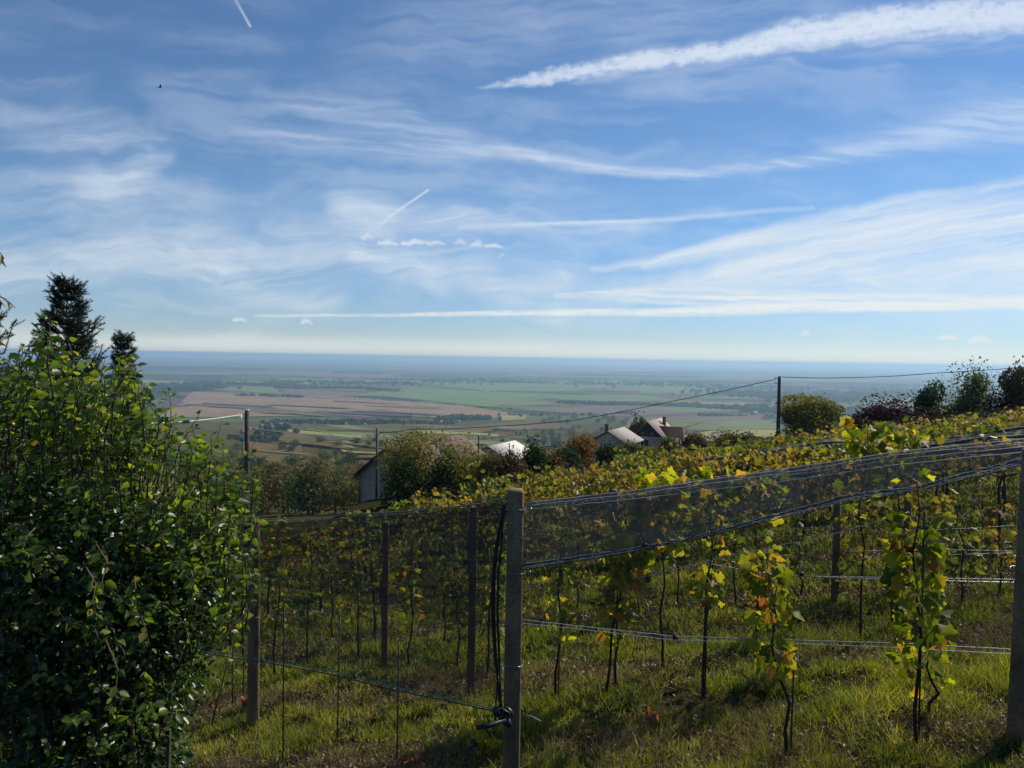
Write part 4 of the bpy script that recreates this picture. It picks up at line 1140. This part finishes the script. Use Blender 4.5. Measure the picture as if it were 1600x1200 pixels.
plant('brown_tree', 1594, 576, 670, 60, 50, 'brown_green', 'brownish tree cut by the right edge', n=6000, leaf=.085)
plant('brown_bush', 1480, 634, 684, 60, 49, 'brown_green', 'brown undergrowth below the narrow dark tree', n=2400, leaf=.08, style='bush', cat='bush')
plant('green_bush', 1560, 622, 690, 80, 49, 'purple', 'dark hedge between the airy tree and the brownish tree', n=7000, leaf=.08, style='bush', cat='bush')
plant('brown_bush', 1528, 640, 690, 70, 48, 'brown_green', 'brown hedge below the airy pale tree', n=2600, leaf=.08, style='bush', cat='bush')
plant('brown_bush', 1650, 610, 690, 90, 48, 'brown_green', 'tall brown hedge just outside the right edge', n=2600, leaf=.08, style='bush', cat='bush')

# the wooded slopes of the valley: many single trees
KN = {'deep_green': 'dark green', 'mid_green': 'green', 'autumn': 'orange tinged', 'brown_green': 'brownish', 'olive': 'olive green', 'pale_green': 'pale green'}
def wood(pix_poly, count, hmin, hmax, kinds, where, seed, nleaf=420, leaf=.16, dmin=2):
    rn = random.Random(seed)
    (x0, x1, ya, yb) = pix_poly
    for i in range(count):
        px = rn.uniform(x0, x1); f = rn.random()
        py = (ya(px) if callable(ya) else ya) * (1 - f) + (yb(px) if callable(yb) else yb) * f
        b = PG(px, py, dmin=dmin)
        k = rn.choice(kinds)
        h = rn.uniform(hmin, hmax); wd = h * rn.uniform(.42, .68)
        sd_ = ('left edge', 'left part', 'middle', 'right part', 'right edge')[min(4, int((px - x0) / (x1 - x0) * 5))]
        tl = 'tall' if h > (hmin + hmax) / 2 else 'low'
        root = empty('valley_tree', b, '%s %s tree at the %s of the %s' % (tl, KN[k], sd_, where), 'tree', '%s %s trees at the %s of the %s' % (tl, KN[k], sd_, where), rz=rn.random() * 6)
        v = rn.randrange(4)
        c = link('crown', crown_mesh(k, v, nleaf, leaf, 'round' if rn.random() < .6 else 'bush'), root, (0, 0, h * .08)); c.scale = (wd, wd, h * .47)
        t = link('trunk', trunk_mesh(v), root); t.scale = (wd * .8, wd * .8, h * .45)
wood((330, 575, 742, 812), 75, 5, 9, ['deep_green', 'mid_green', 'autumn', 'brown_green', 'olive', 'mid_green'], 'lower valley wood', 1, 1100, .085, dmin=135)
wood((250, 560, 715, 745), 34, 6, 10, ['deep_green', 'mid_green', 'brown_green', 'deep_green', 'olive'], 'valley hedgerows', 2, 600, .12, dmin=180)
wood((300, 600, 690, 715), 14, 6, 9, ['deep_green', 'mid_green'], 'far slope copses', 3, 400, .15, dmin=180)
wood((825, 985, lambda x: np.interp(x, [825, 900, 985], [684, 668, 676]), 702), 60, 8, 13, ['deep_green', 'deep_green', 'mid_green'], 'copse behind the chimney', 4, 500, .14, dmin=150)
wood((850, 985, 652, 664), 20, 10, 15, ['pale_green', 'mid_green'], 'wood beyond that copse', 5, 400, .17, dmin=200)
wood((740, 840, 672, 696), 12, 5, 8, ['deep_green', 'mid_green', 'olive'], 'bushes left of the copse', 6, 400, .17, dmin=150)
wood((1070, 1210, 676, 690), 8, 4, 7, ['deep_green', 'brown_green'], 'bushes right of the steep house', 7, 300, .17, dmin=150)

# tree lines and woods on the plain, seen as masses
def treeline(pix, n, h, label, kind='deep_green', spread=40, seed=0):
    r_ = np.random.default_rng(seed)
    pts = [PG(*p, dmin=300) for p in pix]
    A = np.array([tuple(p) for p in pts])
    t = r_.random(n) * (len(pts) - 1)
    x = np.interp(t, np.arange(len(pts)), A[:, 0]) + r_.normal(size=n) * spread
    y = np.interp(t, np.arange(len(pts)), A[:, 1]) + r_.normal(size=n) * spread * 2
    z = G(x, y)
    hs = h * r_.uniform(.5, 1.2, n)
    m_ = 26
    v = unit(r_.normal(size=(n, m_, 3)))
    rad = r_.uniform(.6, 1.0, (n, m_, 1))
    p = np.stack([x, y, z + hs * .5], -1)[:, None, :] + v * rad * np.stack([hs * .7, hs * .7, hs * .5], -1)[:, None, :]
    p = p.reshape(-1, 3); vv = v.reshape(-1, 3)
    V, L, T = scatter(CARD, frames(unit(np.cross(vv, r_.normal(size=vv.shape))), vv), p, np.repeat(hs * .5, m_) * r_.uniform(.7, 1.3, n * m_))
    tag(link('woodland', arr_mesh('woodland', V, L, T, M[kind])), label, 'woodland', kind='stuff')
treeline([(180, 612), (240, 614), (320, 606)], 700, 16, 'dark wood at the left edge of the plain', spread=60, seed=1)
treeline([(240, 604), (340, 599), (420, 603), (470, 598)], 320, 14, 'band of trees above the green field', spread=30, seed=2)
treeline([(430, 607), (560, 607), (625, 613)], 260, 12, 'dark tree row right of the green field', spread=14, seed=3)
treeline([(360, 619), (420, 620), (470, 622)], 60, 11, 'small trees along the top of the ploughed field', spread=10, seed=4)
treeline([(480, 622), (640, 628), (800, 640)], 130, 5, 'thin dark hedge bordering the pink field', spread=5, seed=5)
treeline([(880, 630), (960, 633), (1080, 636)], 320, 12, 'tree line across the middle of the plain', spread=12, seed=6)
treeline([(1060, 634), (1150, 640), (1260, 650)], 420, 13, 'tree line running down to the right plain', spread=24, seed=7)
treeline([(1090, 650), (1160, 651)], 60, 8, 'row of orchard trees right of the steep house', 'brown_green', 8, seed=8)
treeline([(1150, 618), (1300, 622), (1450, 612)], 900, 18, 'blue wood on the right side of the plain', spread=160, seed=9)
treeline([(1200, 640), (1330, 650), (1420, 640)], 500, 14, 'broken wood beyond the purple bush', spread=60, seed=10)
treeline([(900, 600), (1050, 602), (1200, 606)], 400, 16, 'long distant wood in the middle of the plain', spread=120, seed=11)
treeline([(400, 600), (620, 598), (800, 596)], 500, 14, 'distant wood around the far village', spread=160, seed=12)
treeline([(420, 664), (480, 660), (560, 663), (640, 662), (720, 659)], 300, 8, 'trees among the village houses', spread=14, seed=13)
treeline([(690, 658), (760, 656)], 110, 12, 'dark trees right of the village', spread=16, seed=14)
treeline([(380, 690), (430, 676), (440, 664)], 70, 7, 'trees down the left side of the village', spread=14, seed=15)
treeline([(780, 650), (960, 648), (1000, 646)], 90, 7, 'hedge across the brown strips', 'brown_green', 12, seed=16)

# ------------------------------------------------------------------ fields
def fieldmat(name, col, col2, stripes=0.0, ang=0.0, period=12.0):
    m, n = newmat(name)
    pos = n.n('ShaderNodeNewGeometry').outputs['Position']
    c = n.mix(n.rng(n.noise(pos, .006, 5, .65), .35, .65), col, col2)
    c = n.mix(.35, c, n.ramp(n.noise(pos, .08, 4, .7), [(.3, (.03, .03, .03)), (.7, (.2, .2, .2))]), 'OVERLAY')
    if stripes:
        rv = n.n('ShaderNodeVectorRotate', {'Vector': pos, 'Angle': R(ang)}, rotation_type='Z_AXIS').outputs[0]
        x = n.n('ShaderNodeSeparateXYZ', {0: rv}).outputs[0]
        s = n.m('MULTIPLY_ADD', n.m('SINE', n.m('MULTIPLY', x, 6.283 / period)), .5, .5)
        c = n.mix(n.m('MULTIPLY', s, stripes), c, tuple(v * .45 for v in col))
    b = n.n('ShaderNodeBsdfDiffuse', {'Color': c}); n.n('ShaderNodeOutputMaterial', {'Surface': b.outputs[0]})
    return m
FM = {'pink': fieldmat('bare_earth', (.38, .26, .17), (.31, .215, .14)), 'pinkold': fieldmat('worn_earth', (0.338, 0.237, 0.181), (0.275, 0.194, 0.15)), 'plum': fieldmat('dark_earth', (0.119, 0.0875, 0.0938), (0.15, 0.106, 0.1)), 'green': fieldmat('green_crop', (0.163, 0.244, 0.0975), (0.227, 0.293, 0.122)),
      'lime': fieldmat('bright_crop', (0.3, 0.35, 0.1), (0.25, 0.3, 0.0875)), 'mauve': fieldmat('stubble', (0.213, 0.163, 0.15), (0.25, 0.2, 0.15)), 'yellow': fieldmat('yellow_crop', (0.455, 0.406, 0.13), (0.325, 0.325, 0.114)),
      'vine': fieldmat('far_vineyard', (0.195, 0.163, 0.065), (0.13, 0.146, 0.0569), .6, 62, 9.0), 'vine2': fieldmat('brown_vineyard', (0.244, 0.155, 0.0731), (0.163, 0.146, 0.065), .5, 58, 8.0), 'olive': fieldmat('pale_pasture', (0.244, 0.277, 0.122), (0.195, 0.227, 0.0975)), 'track': fieldmat('chalk_track', (0.375, 0.338, 0.263), (0.3, 0.275, 0.2))}
FN = [0]
def field(name, pix, mat, label, n=14, off=None):
    c = [PG(*p, dmin=90) for p in pix]
    s, t = np.meshgrid(np.linspace(0, 1, n * 2), np.linspace(0, 1, n))
    A = [np.array((p.x, p.y)) for p in c]
    XY = (A[0][None, None] * ((1 - s) * (1 - t))[..., None] + A[1] * (s * (1 - t))[..., None] + A[2] * (s * t)[..., None] + A[3] * ((1 - s) * t)[..., None])
    d = np.hypot(XY[..., 0], XY[..., 1])
    FN[0] += 1
    Z = G(XY[..., 0], XY[..., 1]) + np.maximum(d * .0006, .25) + FN[0] * .03
    V = np.concatenate([XY, Z[..., None]], -1)
    q = grid_loops(n * 2, n)
    tag(link(name, arr_mesh(name, V.reshape(-1, 3), q, np.full(len(q), 4), FM[mat])), label, 'field', kind='structure')
field('field', [(300, 613), (530, 620), (680, 652), (250, 652)], 'pink', 'broad pinkish ploughed field')
field('field', [(530, 620), (720, 634), (830, 652), (680, 654)], 'pink', 'right half of the pinkish field')
field('field', [(397, 634), (416, 633), (446, 645), (424, 647)], 'plum', 'small dark strip in the pinkish field')
field('field', [(262, 622), (276, 622), (296, 636), (240, 640)], 'plum', 'dark corner at the left of the pinkish field')
field('field', [(548, 645), (600, 641), (650, 651), (540, 656)], 'plum', 'dark hill of bare earth')
field('field', [(322, 609), (385, 604), (430, 606), (440, 617)], 'green', 'pale green crop left of the tree row', off=1)
field('field', [(440, 608), (560, 614), (620, 620), (450, 619)], 'mauve', 'mauve strip beside the green crop')
field('field', [(200, 593), (290, 597), (308, 600), (200, 599)], 'lime', 'bright yellow green strip at the left')
field('field', [(560, 616), (640, 607), (900, 618), (760, 636)], 'green', 'long green crop in the centre')
field('field', [(640, 598), (960, 595), (1100, 612), (760, 612)], 'green', 'wide green crop in the centre distance')
field('field', [(1000, 598), (1080, 600), (1130, 616), (1000, 616)], 'green', 'green crop right of centre')
field('field', [(860, 618), (1000, 618), (1080, 628), (880, 628)], 'green', 'narrow green crop before the tree line')
field('field', [(800, 640), (980, 634), (1190, 640), (960, 652)], 'mauve', 'mauve strips beyond the steep house')
field('field', [(780, 628), (840, 627), (880, 632), (790, 636)], 'olive', 'small olive field')
field('field', [(1040, 637), (1175, 638), (1180, 643), (1040, 643)], 'green', 'thin green strip before the right tree line')
field('field', [(960, 655), (1190, 650), (1190, 660), (980, 664)], 'mauve', 'mauve strip crossing behind the roof ridge')
field('field', [(780, 652), (822, 649), (822, 656), (785, 658)], 'yellow', 'small yellow field right of the village')
field('field', [(1070, 672), (1140, 658), (1215, 657), (1215, 672)], 'olive', 'pale green rounded pasture left of the wooden pole')
field('field', [(1065, 682), (1140, 674), (1215, 673), (1215, 690)], 'yellow', 'ochre slope left of the wooden pole')
field('field', [(980, 664), (1120, 660), (1060, 672), (970, 672)], 'olive', 'green strip behind the steep house')
field('field', [(1190, 616), (1300, 617), (1330, 626), (1180, 626)], 'green', 'hazy green field beyond the wooden pole')
field('field', [(1330, 622), (1420, 620), (1440, 632), (1350, 636)], 'olive', 'pale field above the purple bush')
field('field', [(450, 669), (640, 663), (740, 676), (560, 690)], 'vine', 'striped far vineyard below the village')
field('field', [(640, 664), (830, 658), (900, 668), (740, 678)], 'vine2', 'ochre striped vineyard right of the village')
field('field', [(430, 676), (480, 680), (600, 700), (500, 700)], 'vine2', 'brown striped vineyard on the middle slope')
field('field', [(380, 690), (470, 696), (480, 718), (380, 722)], 'vine2', 'reddish vineyard above the valley wood')
field('field', [(680, 680), (780, 678), (820, 690), (720, 700)], 'vine', 'striped vineyard beyond the tiled roof')
field('track', [(740, 676), (800, 690), (802, 691.5), (738, 677.5)], 'track', 'pale chalk track on the vineyard slope')
field('track', [(1090, 688), (1140, 672), (1142, 673.5), (1094, 690)], 'track', 'pale track curving up the right pasture')
field('track', [(480, 680), (600, 697), (601, 699), (480, 681.5)], 'plum', 'dark hedge bank across the middle slope')

FM['wood'] = fieldmat('distant_wood', (.012, .028, .018), (.02, .036, .02))
rf_ = random.Random(44)
# parcels of the vineyard slopes
for k in range(46):
    x = rf_.uniform(400, 800); y = rf_.uniform(664, 716) ; wd_ = rf_.uniform(50, 150); h_ = rf_.uniform(1.2, 5)
    if x > 620 and y > 690: continue
    sl_ = rf_.uniform(.03, .12) * wd_
    mt = rf_.choice(['vine', 'vine2', 'olive', 'vine', 'yellow', 'green', 'wood', 'track', 'olive'])
    if mt in ('track', 'wood'): h_ = .8
    field('field', [(x, y), (x + wd_, y + sl_), (x + wd_ + 6, y + sl_ + h_), (x + 4, y + h_)], mat=mt, label='narrow parcel on the vineyard slope', n=8)
# strips across the plain
for k in range(44):
    x = rf_.uniform(180, 1500); y = 567 + 60 * rf_.random() ** 1.4; wd_ = rf_.uniform(80, 330); h_ = .8 + (y - 562) * rf_.uniform(.03, .09)
    if y > 606 and x < 900: continue
    if y > 600: wd_ *= .5
    hz_ = (x - 800) * .0166
    mt = rf_.choice(['wood', 'wood', 'wood', 'olive', 'mauve', 'pink', 'green', 'lime', 'plum'])
    field('field', [(x, y + hz_), (x + wd_, y + hz_ + wd_ * .0166 + rf_.uniform(-.5, .5)), (x + wd_ * .95, y + hz_ + h_ + wd_ * .0166), (x - 10, y + hz_ + h_)], mat=mt, label='distant strip of the plain', n=6)
for k in range(16):
    x = rf_.uniform(280, 620); y = rf_.uniform(622, 648); wd_ = rf_.uniform(60, 160)
    field('field', [(x, y), (x + wd_, y + wd_ * .05), (x + wd_ * 1.02, y + wd_ * .05 + rf_.uniform(.6, 2)), (x, y + rf_.uniform(.6, 2))], mat=rf_.choice(['mauve', 'olive', 'pinkold', 'plum']), label='thin strip in the pinkish field', n=6)

# ------------------------------------------------------------------ houses
def roofmat(name, c1, c2, scale, ridge=0.5):
    m, n = newmat(name)
    pos = n.n('ShaderNodeTexCoord').outputs['Object']
    c = n.mix(n.rng(n.noise(pos, 1.3, 5, .7), .35, .65), c1, c2)
    s = n.n('ShaderNodeSeparateXYZ', {0: pos})
    st = n.m('MULTIPLY_ADD', n.m('SINE', n.m('MULTIPLY', s.outputs[1], scale)), .5, .5)
    c = n.mix(n.m('MULTIPLY', st, ridge), c, tuple(v * .4 for v in c1))
    b = n.n('ShaderNodeBsdfPrincipled', {'Base Color': c, 'Roughness': .9, 'Specular IOR Level': .15}); n.n('ShaderNodeOutputMaterial', {'Surface': b.outputs[0]})
    return m
RM = {'tile': roofmat('old_tile_roof', (.21, .145, .12), (.13, .095, .08), 20, .5), 'white': roofmat('pale_sheet_roof', (.72, .70, .66), (.55, .52, .48), 12, .2),
      'corr': roofmat('corrugated_roof', (.50, .46, .43), (.38, .34, .32), 11, .75), 'pale': roofmat('pale_tile_roof', (.50, .42, .40), (.40, .33, .32), 14, .25), 'brown': roofmat('shaded_brown_roof', (.032, .018, .018), (.025, .016, .016), 14, .3)}  # brown is darkened to carry the shade of the wing's near slope
WM = {'white': simple('lime_wash', (.36, .29, .225), .9, noise=.25, nscale=.8), 'cream': simple('cream_wall', (.50, .44, .36), .9, noise=.25, nscale=.8), 'timber': simple('dark_timber', (.04, .03, .028), .8), 'glass': simple('window_glass', (.02, .022, .028), .12), 'frame': simple('window_frame', (.35, .33, .30), .6), 'brick': simple('chimney_brick', (.22, .10, .07), .9, noise=.3, nscale=3), 'pipe': simple('drain_pipe', (.10, .09, .09), .5)}

def house(label, apex_pix, d, width, length, rise, wallh, roof, wall, chimney=None, timber=False, wing=False, ov=.35, window=False, pipe=False, name='gable_house'):
    """gable end faces the camera, ridge runs away to the right; apex_pix is the near end of the ridge"""
    a = P(*apex_pix, d)
    yaw = -math.atan2(.42, .91)        # local +Y is the ridge direction
    zb = a.z - rise - wallh
    root = empty(name, (a.x, a.y, zb), label, 'house', rz=yaw)
    hw = width / 2; H = wallh
    ext = max(0.0, zb - g1(a.x, a.y)) + 2.0
    y0 = ov; y1 = length - ov
    mb = MB()
    V = [(-hw, y0, -ext), (hw, y0, -ext), (hw, y0, H), (0, y0, H + rise - .05), (-hw, y0, H), (-hw, y1, -ext), (hw, y1, -ext), (hw, y1, H), (0, y1, H + rise - .05), (-hw, y1, H)]
    mb.poly(V, [(0, 1, 2, 3, 4), (6, 5, 9, 8, 7), (1, 6, 7, 2), (5, 0, 4, 9)])
    wallo = mb.build('wall', WM[wall], root)
    th = .14; ex = .4; k = rise / hw
    rf = MB()
    for s in (-1, 1):
        e = hw + ex
        pts = [(0, 0, H + rise), (s * e, 0, H + rise - k * e), (s * e, length, H + rise - k * e), (0, length, H + rise)]
        pts += [(x, y, z + th) for x, y, z in pts]
        f = [(0, 1, 2, 3), (4, 7, 6, 5), (0, 4, 5, 1), (1, 5, 6, 2), (2, 6, 7, 3)]
        rf.poly(pts, f if s < 0 else [q[::-1] for q in f])
    ro = rf.build('roof', RM[roof], root)
    for s in (-1, 1):
        e = hw + ex + .02
        for y in (-.08, length + .08):
            vb = MB(); vb.tube([(s * .04, y, H + rise + .06), (s * e, y, H + rise + .06 - k * e)], .07, 4)
            vb.build('verge_board', WM['timber'] if (roof != 'tile' or y < 0) else WM['frame'], root)
    if chimney:
        cx, cyy, ch = chimney
        zc = H + rise - k * abs(cx)
        cb = MB(); cb.box((cx, cyy, zc + ch / 2), (.5, .5, ch + .6)); cb.box((cx, cyy, zc + ch + .36), (.62, .62, .1))
        cb.build('chimney', WM['brick'], ro)
    if timber:
        t = MB(); z0 = H + rise * .30; wb = hw * .68
        t.poly([(-wb, y0 - .08, z0), (wb, y0 - .08, z0), (0, y0 - .08, H + rise - .15), (-wb, y0 - .02, z0), (wb, y0 - .02, z0), (0, y0 - .02, H + rise - .15)], [(0, 1, 2), (5, 4, 3), (0, 3, 4, 1), (1, 4, 5, 2), (2, 5, 3, 0)])
        t.build('gable_boarding', WM['timber'], root)
        for x in (-.7, .7):
            g = MB(); g.box((x, y0 - .12, H + rise * .30 + .42), (.42, .05, .5)); g.build('window', simple('pale_pane', (.16, .2, .2), .2), root)
    if window:
        w_ = MB(); w_.box((-.5, y0 - .06, H - .05), (1.5, .1, 1.1)); wo_ = w_.build('window', WM['frame'], root)
        for x in (-.86, -.14):
            g = MB(); g.box((x, y0 - .12, H - .05), (.6, .04, .9)); g.build('pane', WM['glass'], wo_)
    if pipe:
        w_ = MB(); w_.tube([(-hw - .3, y0, H - .1), (-hw - .05, y0 - .08, H - .5), (-hw - .05, y0 - .08, -1.5)], .06, 6); w_.build('drain_pipe', WM['pipe'], root)
        g = MB(); g.tube([(-hw - ex, -.1, H - .42), (-hw - ex, length, H - .42)], .08, 6); g.build('gutter', WM['pipe'], root)
    if wing:
        # cross wing on the right slope; shade is painted into its camera-side roof
        x0, x1 = .8, hw + 1.3; yA, yB = 1.5, 5.7; yc = 3.6; zr = H + rise * .72
        wg = MB()
        wl = MB()
        zl = H - .55
        wl.poly([(hw * .3, yA + .35, -ext), (x1 - .3, yA + .35, -ext), (x1 - .3, yB - .35, -ext), (hw * .3, yB - .35, -ext), (hw * .3, yA + .35, zl + .2), (x1 - .3, yA + .35, zl + .2), (x1 - .3, yc, zr - .1), (x1 - .3, yB - .35, zl + .2), (hw * .3, yB - .35, zl + .2), (hw * .3, yc, zr - .1)],
                [(0, 1, 5, 4), (1, 2, 7, 6, 5), (2, 3, 8, 7), (3, 0, 4, 9, 8), (4, 5, 6, 9), (6, 7, 8, 9)])
        wl.build('wing_wall', WM[wall], root)
        for (ya, nm, mt) in ((yA, 'wing_roof', 'brown'), (yB, 'wing_roof', 'pale')):  # near slope coloured dark for its shade, far slope left pale
            r2 = MB()
            pts = [(x0, yc, zr), (x1, yc, zr), (x1, ya, zl - .7), (x0 + .9, ya, zl - .7)]
            pts += [(x, y, z + .14) for x, y, z in pts]
            r2.poly(pts, [(0, 3, 2, 1), (4, 5, 6, 7), (0, 1, 5, 4), (1, 2, 6, 5), (2, 3, 7, 6), (3, 0, 4, 7)])
            r2.build(nm, RM[mt], root)
    return root
house('white gabled house with dark roof edge behind the olive bush', (606, 699), 60, 5.6, 6, 2.2, 3.4, 'tile', 'white', pipe=True)
house('house with an old mottled tile roof and white verge rising behind the olive bushes', (674, 689), 84, 5.4, 7, 1.8, 2.6, 'tile', 'cream', chimney=(-.8, .8, .2))
house('low house with a bright pale sheet roof', (762, 699), 95, 5.6, 8.2, 1.35, 2.4, 'white', 'cream')
house('small house with a corrugated roof and dark chimney', (949, 675), 105, 5.2, 8, 1.5, 2.4, 'corr', 'cream', chimney=(-.35, .9, .8))
house('steep roofed house with dark boarded gable and cross wing with a shade-darkened brown near roof', (1011, 660), 116, 6.6, 9.5, 3.1, 2.7, 'pale', 'cream', chimney=(1.0, 6.8, 1.0), timber=True, wing=True, window=True)
house('pale gable end mostly hidden behind the big round olive bush', (1288, 634), 80, 5.2, 7, 2.3, 2.4, 'tile', 'cream')
house('small red roofed shed left of the chimney house', (925, 686), 112, 3.4, 5, .9, 2, 'brown', 'cream', name='shed')
house('grey low shed right of the steep house', (1082, 686), 122, 4.5, 6, .8, 2, 'corr', 'white', name='shed')

# village houses
VH = []
for k, (rc, wc) in enumerate([((.24, .12, .09), 'cream'), ((.34, .30, .28), 'white'), ((.15, .09, .08), 'white')]):
    mb = MB(); mb.box((0, 0, 1.2), (7, 10, 3.2))
    w_ = mb.mesh('wall', WM[wc])
    rb = MB(); rb.poly([(-4, -5.4, 2.75), (4, -5.4, 2.75), (0, -5.4, 5.6), (-4, 5.4, 2.75), (4, 5.4, 2.75), (0, 5.4, 5.6)], [(0, 1, 2), (5, 4, 3), (0, 2, 5, 3), (1, 4, 5, 2), (0, 3, 4, 1)])
    r2 = rb.mesh('roof', simple('village_roof', rc, .8, noise=.3, nscale=.5))
    VH.append((w_, r2))
rn = random.Random(12)
def vh(px, py, s, k, label, group):
    b = PG(px, py, dmin=300)
    o = empty('village_house', b, label, 'house', group, rz=rn.random() * 3)
    o.scale = (s, s, s)
    for nm, me in (('wall', VH[k][0]), ('roof', VH[k][1])):
        c = link(nm, me, o)
KH = ['red roofed', 'grey roofed', 'dark roofed']
for i in range(34):
    px = rn.uniform(400, 720); py = np.interp(px, [400, 470, 600, 720], [668, 661, 662, 660]) + rn.gauss(0, 1.8); k = rn.randrange(3)
    vh(px, py, rn.uniform(.7, 1.15), k, 'tiny %s house in the village at the foot of the slope' % KH[k], '%s houses of the near village' % KH[k])
for i in range(10):
    px = rn.uniform(375, 425); py = rn.uniform(668, 690); k = rn.randrange(3)
    vh(px, py, rn.uniform(.7, 1), k, 'tiny %s house on the left slope beside the far post' % KH[k], '%s houses of the left slope' % KH[k])
for i in range(24):
    px = rn.choice([rn.uniform(420, 480), rn.uniform(560, 620)]); py = rn.uniform(592, 599)
    vh(px, py, 1.9, 1, 'pale speck of a house in the far village on the plain', 'houses of the far village')
for (px, py) in ((1070, 600), (1075, 599), (1062, 620), (1092, 629), (1178, 648), (1198, 650), (1206, 651), (1225, 651), (835, 606), (1030, 597)):
    vh(px, py, 2.2, 1, 'pale farm building standing alone on the plain', 'farm buildings scattered on the plain')

# ------------------------------------------------------------------ poles and cables
def pole(px, py_top, d, r, label, top='plain'):
    t = P(px, py_top, d); gz_ = g1(t.x, t.y); h = t.z - gz_
    root = empty('utility_pole', (t.x, t.y, gz_), label, 'pole')
    mb = MB(); mb.tube([(0, 0, -.4), (.01, 0, h * .5), (0, 0, h)], [r * 1.15, r * 1.05, r * .9], 10); mb.build('pole_shaft', M['pole_wood'], root)
    if top == 'cap':
        mb = MB(); mb.tube([(0, 0, h), (0, 0, h + .05)], r * 1.0, 10); mb.build('cap', M['pale_cable'], root)
        mb = MB(); mb.tube([(-r, 0, h - .3), (-r * 2.4, 0, h - .3), (-r * 2.4, 0, h - .15)], .02, 5); mb.build('hook', M['wire'], root)
    else:
        for z in (.15, .5):
            mb = MB(); mb.tube([(-r * .8, -.02, h - z), (-r * 2.6, -.05, h - z), (-r * 2.6, -.05, h - z + .1)], [.02, .025, .03], 6); mb.build('insulator', M['black_hose'], root)
    return root
pole(386, 642, 30, .10, 'dark weathered pole with a pale cap beside the leafy shrub', 'cap')
pole(589, 669, 58, .07, 'thin pole standing behind the white gabled house')
pole(748, 680, 80, .09, 'short pole between the tiled roof and the pale roof', 'cap')
pole(1218, 588, 55, .125, 'tall dark wooden pole standing alone right of centre')
pole(1098 - 302, 692, 90, .06, 'thin rod standing before the pale sheet roof')
def cable(label, pix, r, mat, sag=.3, name='power_cable', group=None, sub=14):
    pts = [P(*p) for p in pix]
    mb = MB(); mb.tube(mpath(pts, sub, sag), r, 5)
    tag(mb.build(name, mat), label, 'cable', group)
cable('dark cable from the thin left pole up to the tall wooden pole', [(594, 676, 58), (640, 671, 57.5), (760, 667, 57), (900, 656, 56.5), (1040, 629, 56), (1214, 592, 55)], .028, M['black_hose'], .05)
cable('dark cable from the tall wooden pole to the right edge', [(1222, 589, 55), (1330, 590, 52), (1460, 583, 49), (1640, 570, 45)], .024, M['black_hose'], .05)
cable('pale cable from the dark left pole down to the left edge', [(383, 647, 30), (300, 658, 27), (210, 662, 25), (60, 664, 22), (-120, 660, 19)], .022, M['pale_cable'], .02)
cable('upper pale cable arriving at the thin pole from the left', [(586, 671, 58), (520, 669, 60), (470, 664, 63), (400, 653, 68)], .022, M['pale_cable'], .02)
cable('lower pale cable arriving at the thin pole from the left', [(586, 684, 58), (520, 683, 59), (440, 675, 60), (392, 668, 62)], .024, M['pale_cable'], .02)
cable('dark looping service cable beside the thin pole', [(590, 681, 57.8), (594, 676.5, 57.8), (600, 675, 57.7)], .02, M['black_hose'], 0)
cable('faint cable from the short pole past the chimney house', [(748, 686, 80), (800, 680, 82), (880, 684, 88), (1000, 688, 96)], .02, M['pole_wood'], .05)
cable('faint cable from the short pole towards the tiled roof', [(746, 682, 80), (700, 693, 78), (650, 700, 70)], .02, M['pale_cable'], .05)

# ------------------------------------------------------------------ a bird high in the sky
def bird():
    c = P(250, 137, 70)
    root = empty('bird', c, 'small dark bird flying high at the upper left', 'bird', rz=.6)
    mb = MB()
    mb.tube([(-.16, 0, 0), (-.08, 0, .015), (0, 0, .02), (.09, 0, .01), (.13, 0, .015), (.17, 0, .005)], [.008, .04, .055, .04, .028, .004], 8)
    mb.poly([(-.14, -.03, .0), (-.14, .03, 0), (-.27, .05, 0), (-.27, -.05, 0)], [(0, 1, 2, 3)])
    for s in (-1, 1):
        pts = [(.07, 0, .03), (-.05, 0, .03), (.09, .14 * s, .13), (-.05, .14 * s, .13), (.03, .30 * s, .20), (-.05, .27 * s, .19)]
        pts += [(x, y, z + .012) for x, y, z in pts]
        mb.poly(pts, [(0, 1, 3, 2), (2, 3, 5, 4), (6, 8, 9, 7), (8, 10, 11, 9), (0, 2, 8, 6), (2, 4, 10, 8), (1, 7, 9, 3), (3, 9, 11, 5), (4, 5, 11, 10)])
    mb.build('body', simple('feathers', (.02, .02, .022), .7), root, smooth=True)
bird()

# ------------------------------------------------------------------ haze
def haze():
    m, n = newmat('haze')
    v = n.n('ShaderNodeVolumePrincipled', {'Color': (.52, .76, 1.0), 'Density': HAZE_DENSITY, 'Anisotropy': .3})
    n.n('ShaderNodeOutputMaterial', {'Volume': v.outputs[0]})
    top = 14.0; bot = float(_fz.min()) - 40
    S = 66000
    mb = MB(); mb.box((0, 0, (top + bot) / 2), (2 * S, 2 * S, top - bot))
    tag(mb.build('haze', m), 'pale blue haze over the far plain', 'haze', kind='stuff')
HAZE_DENSITY = 1.05e-4
haze()
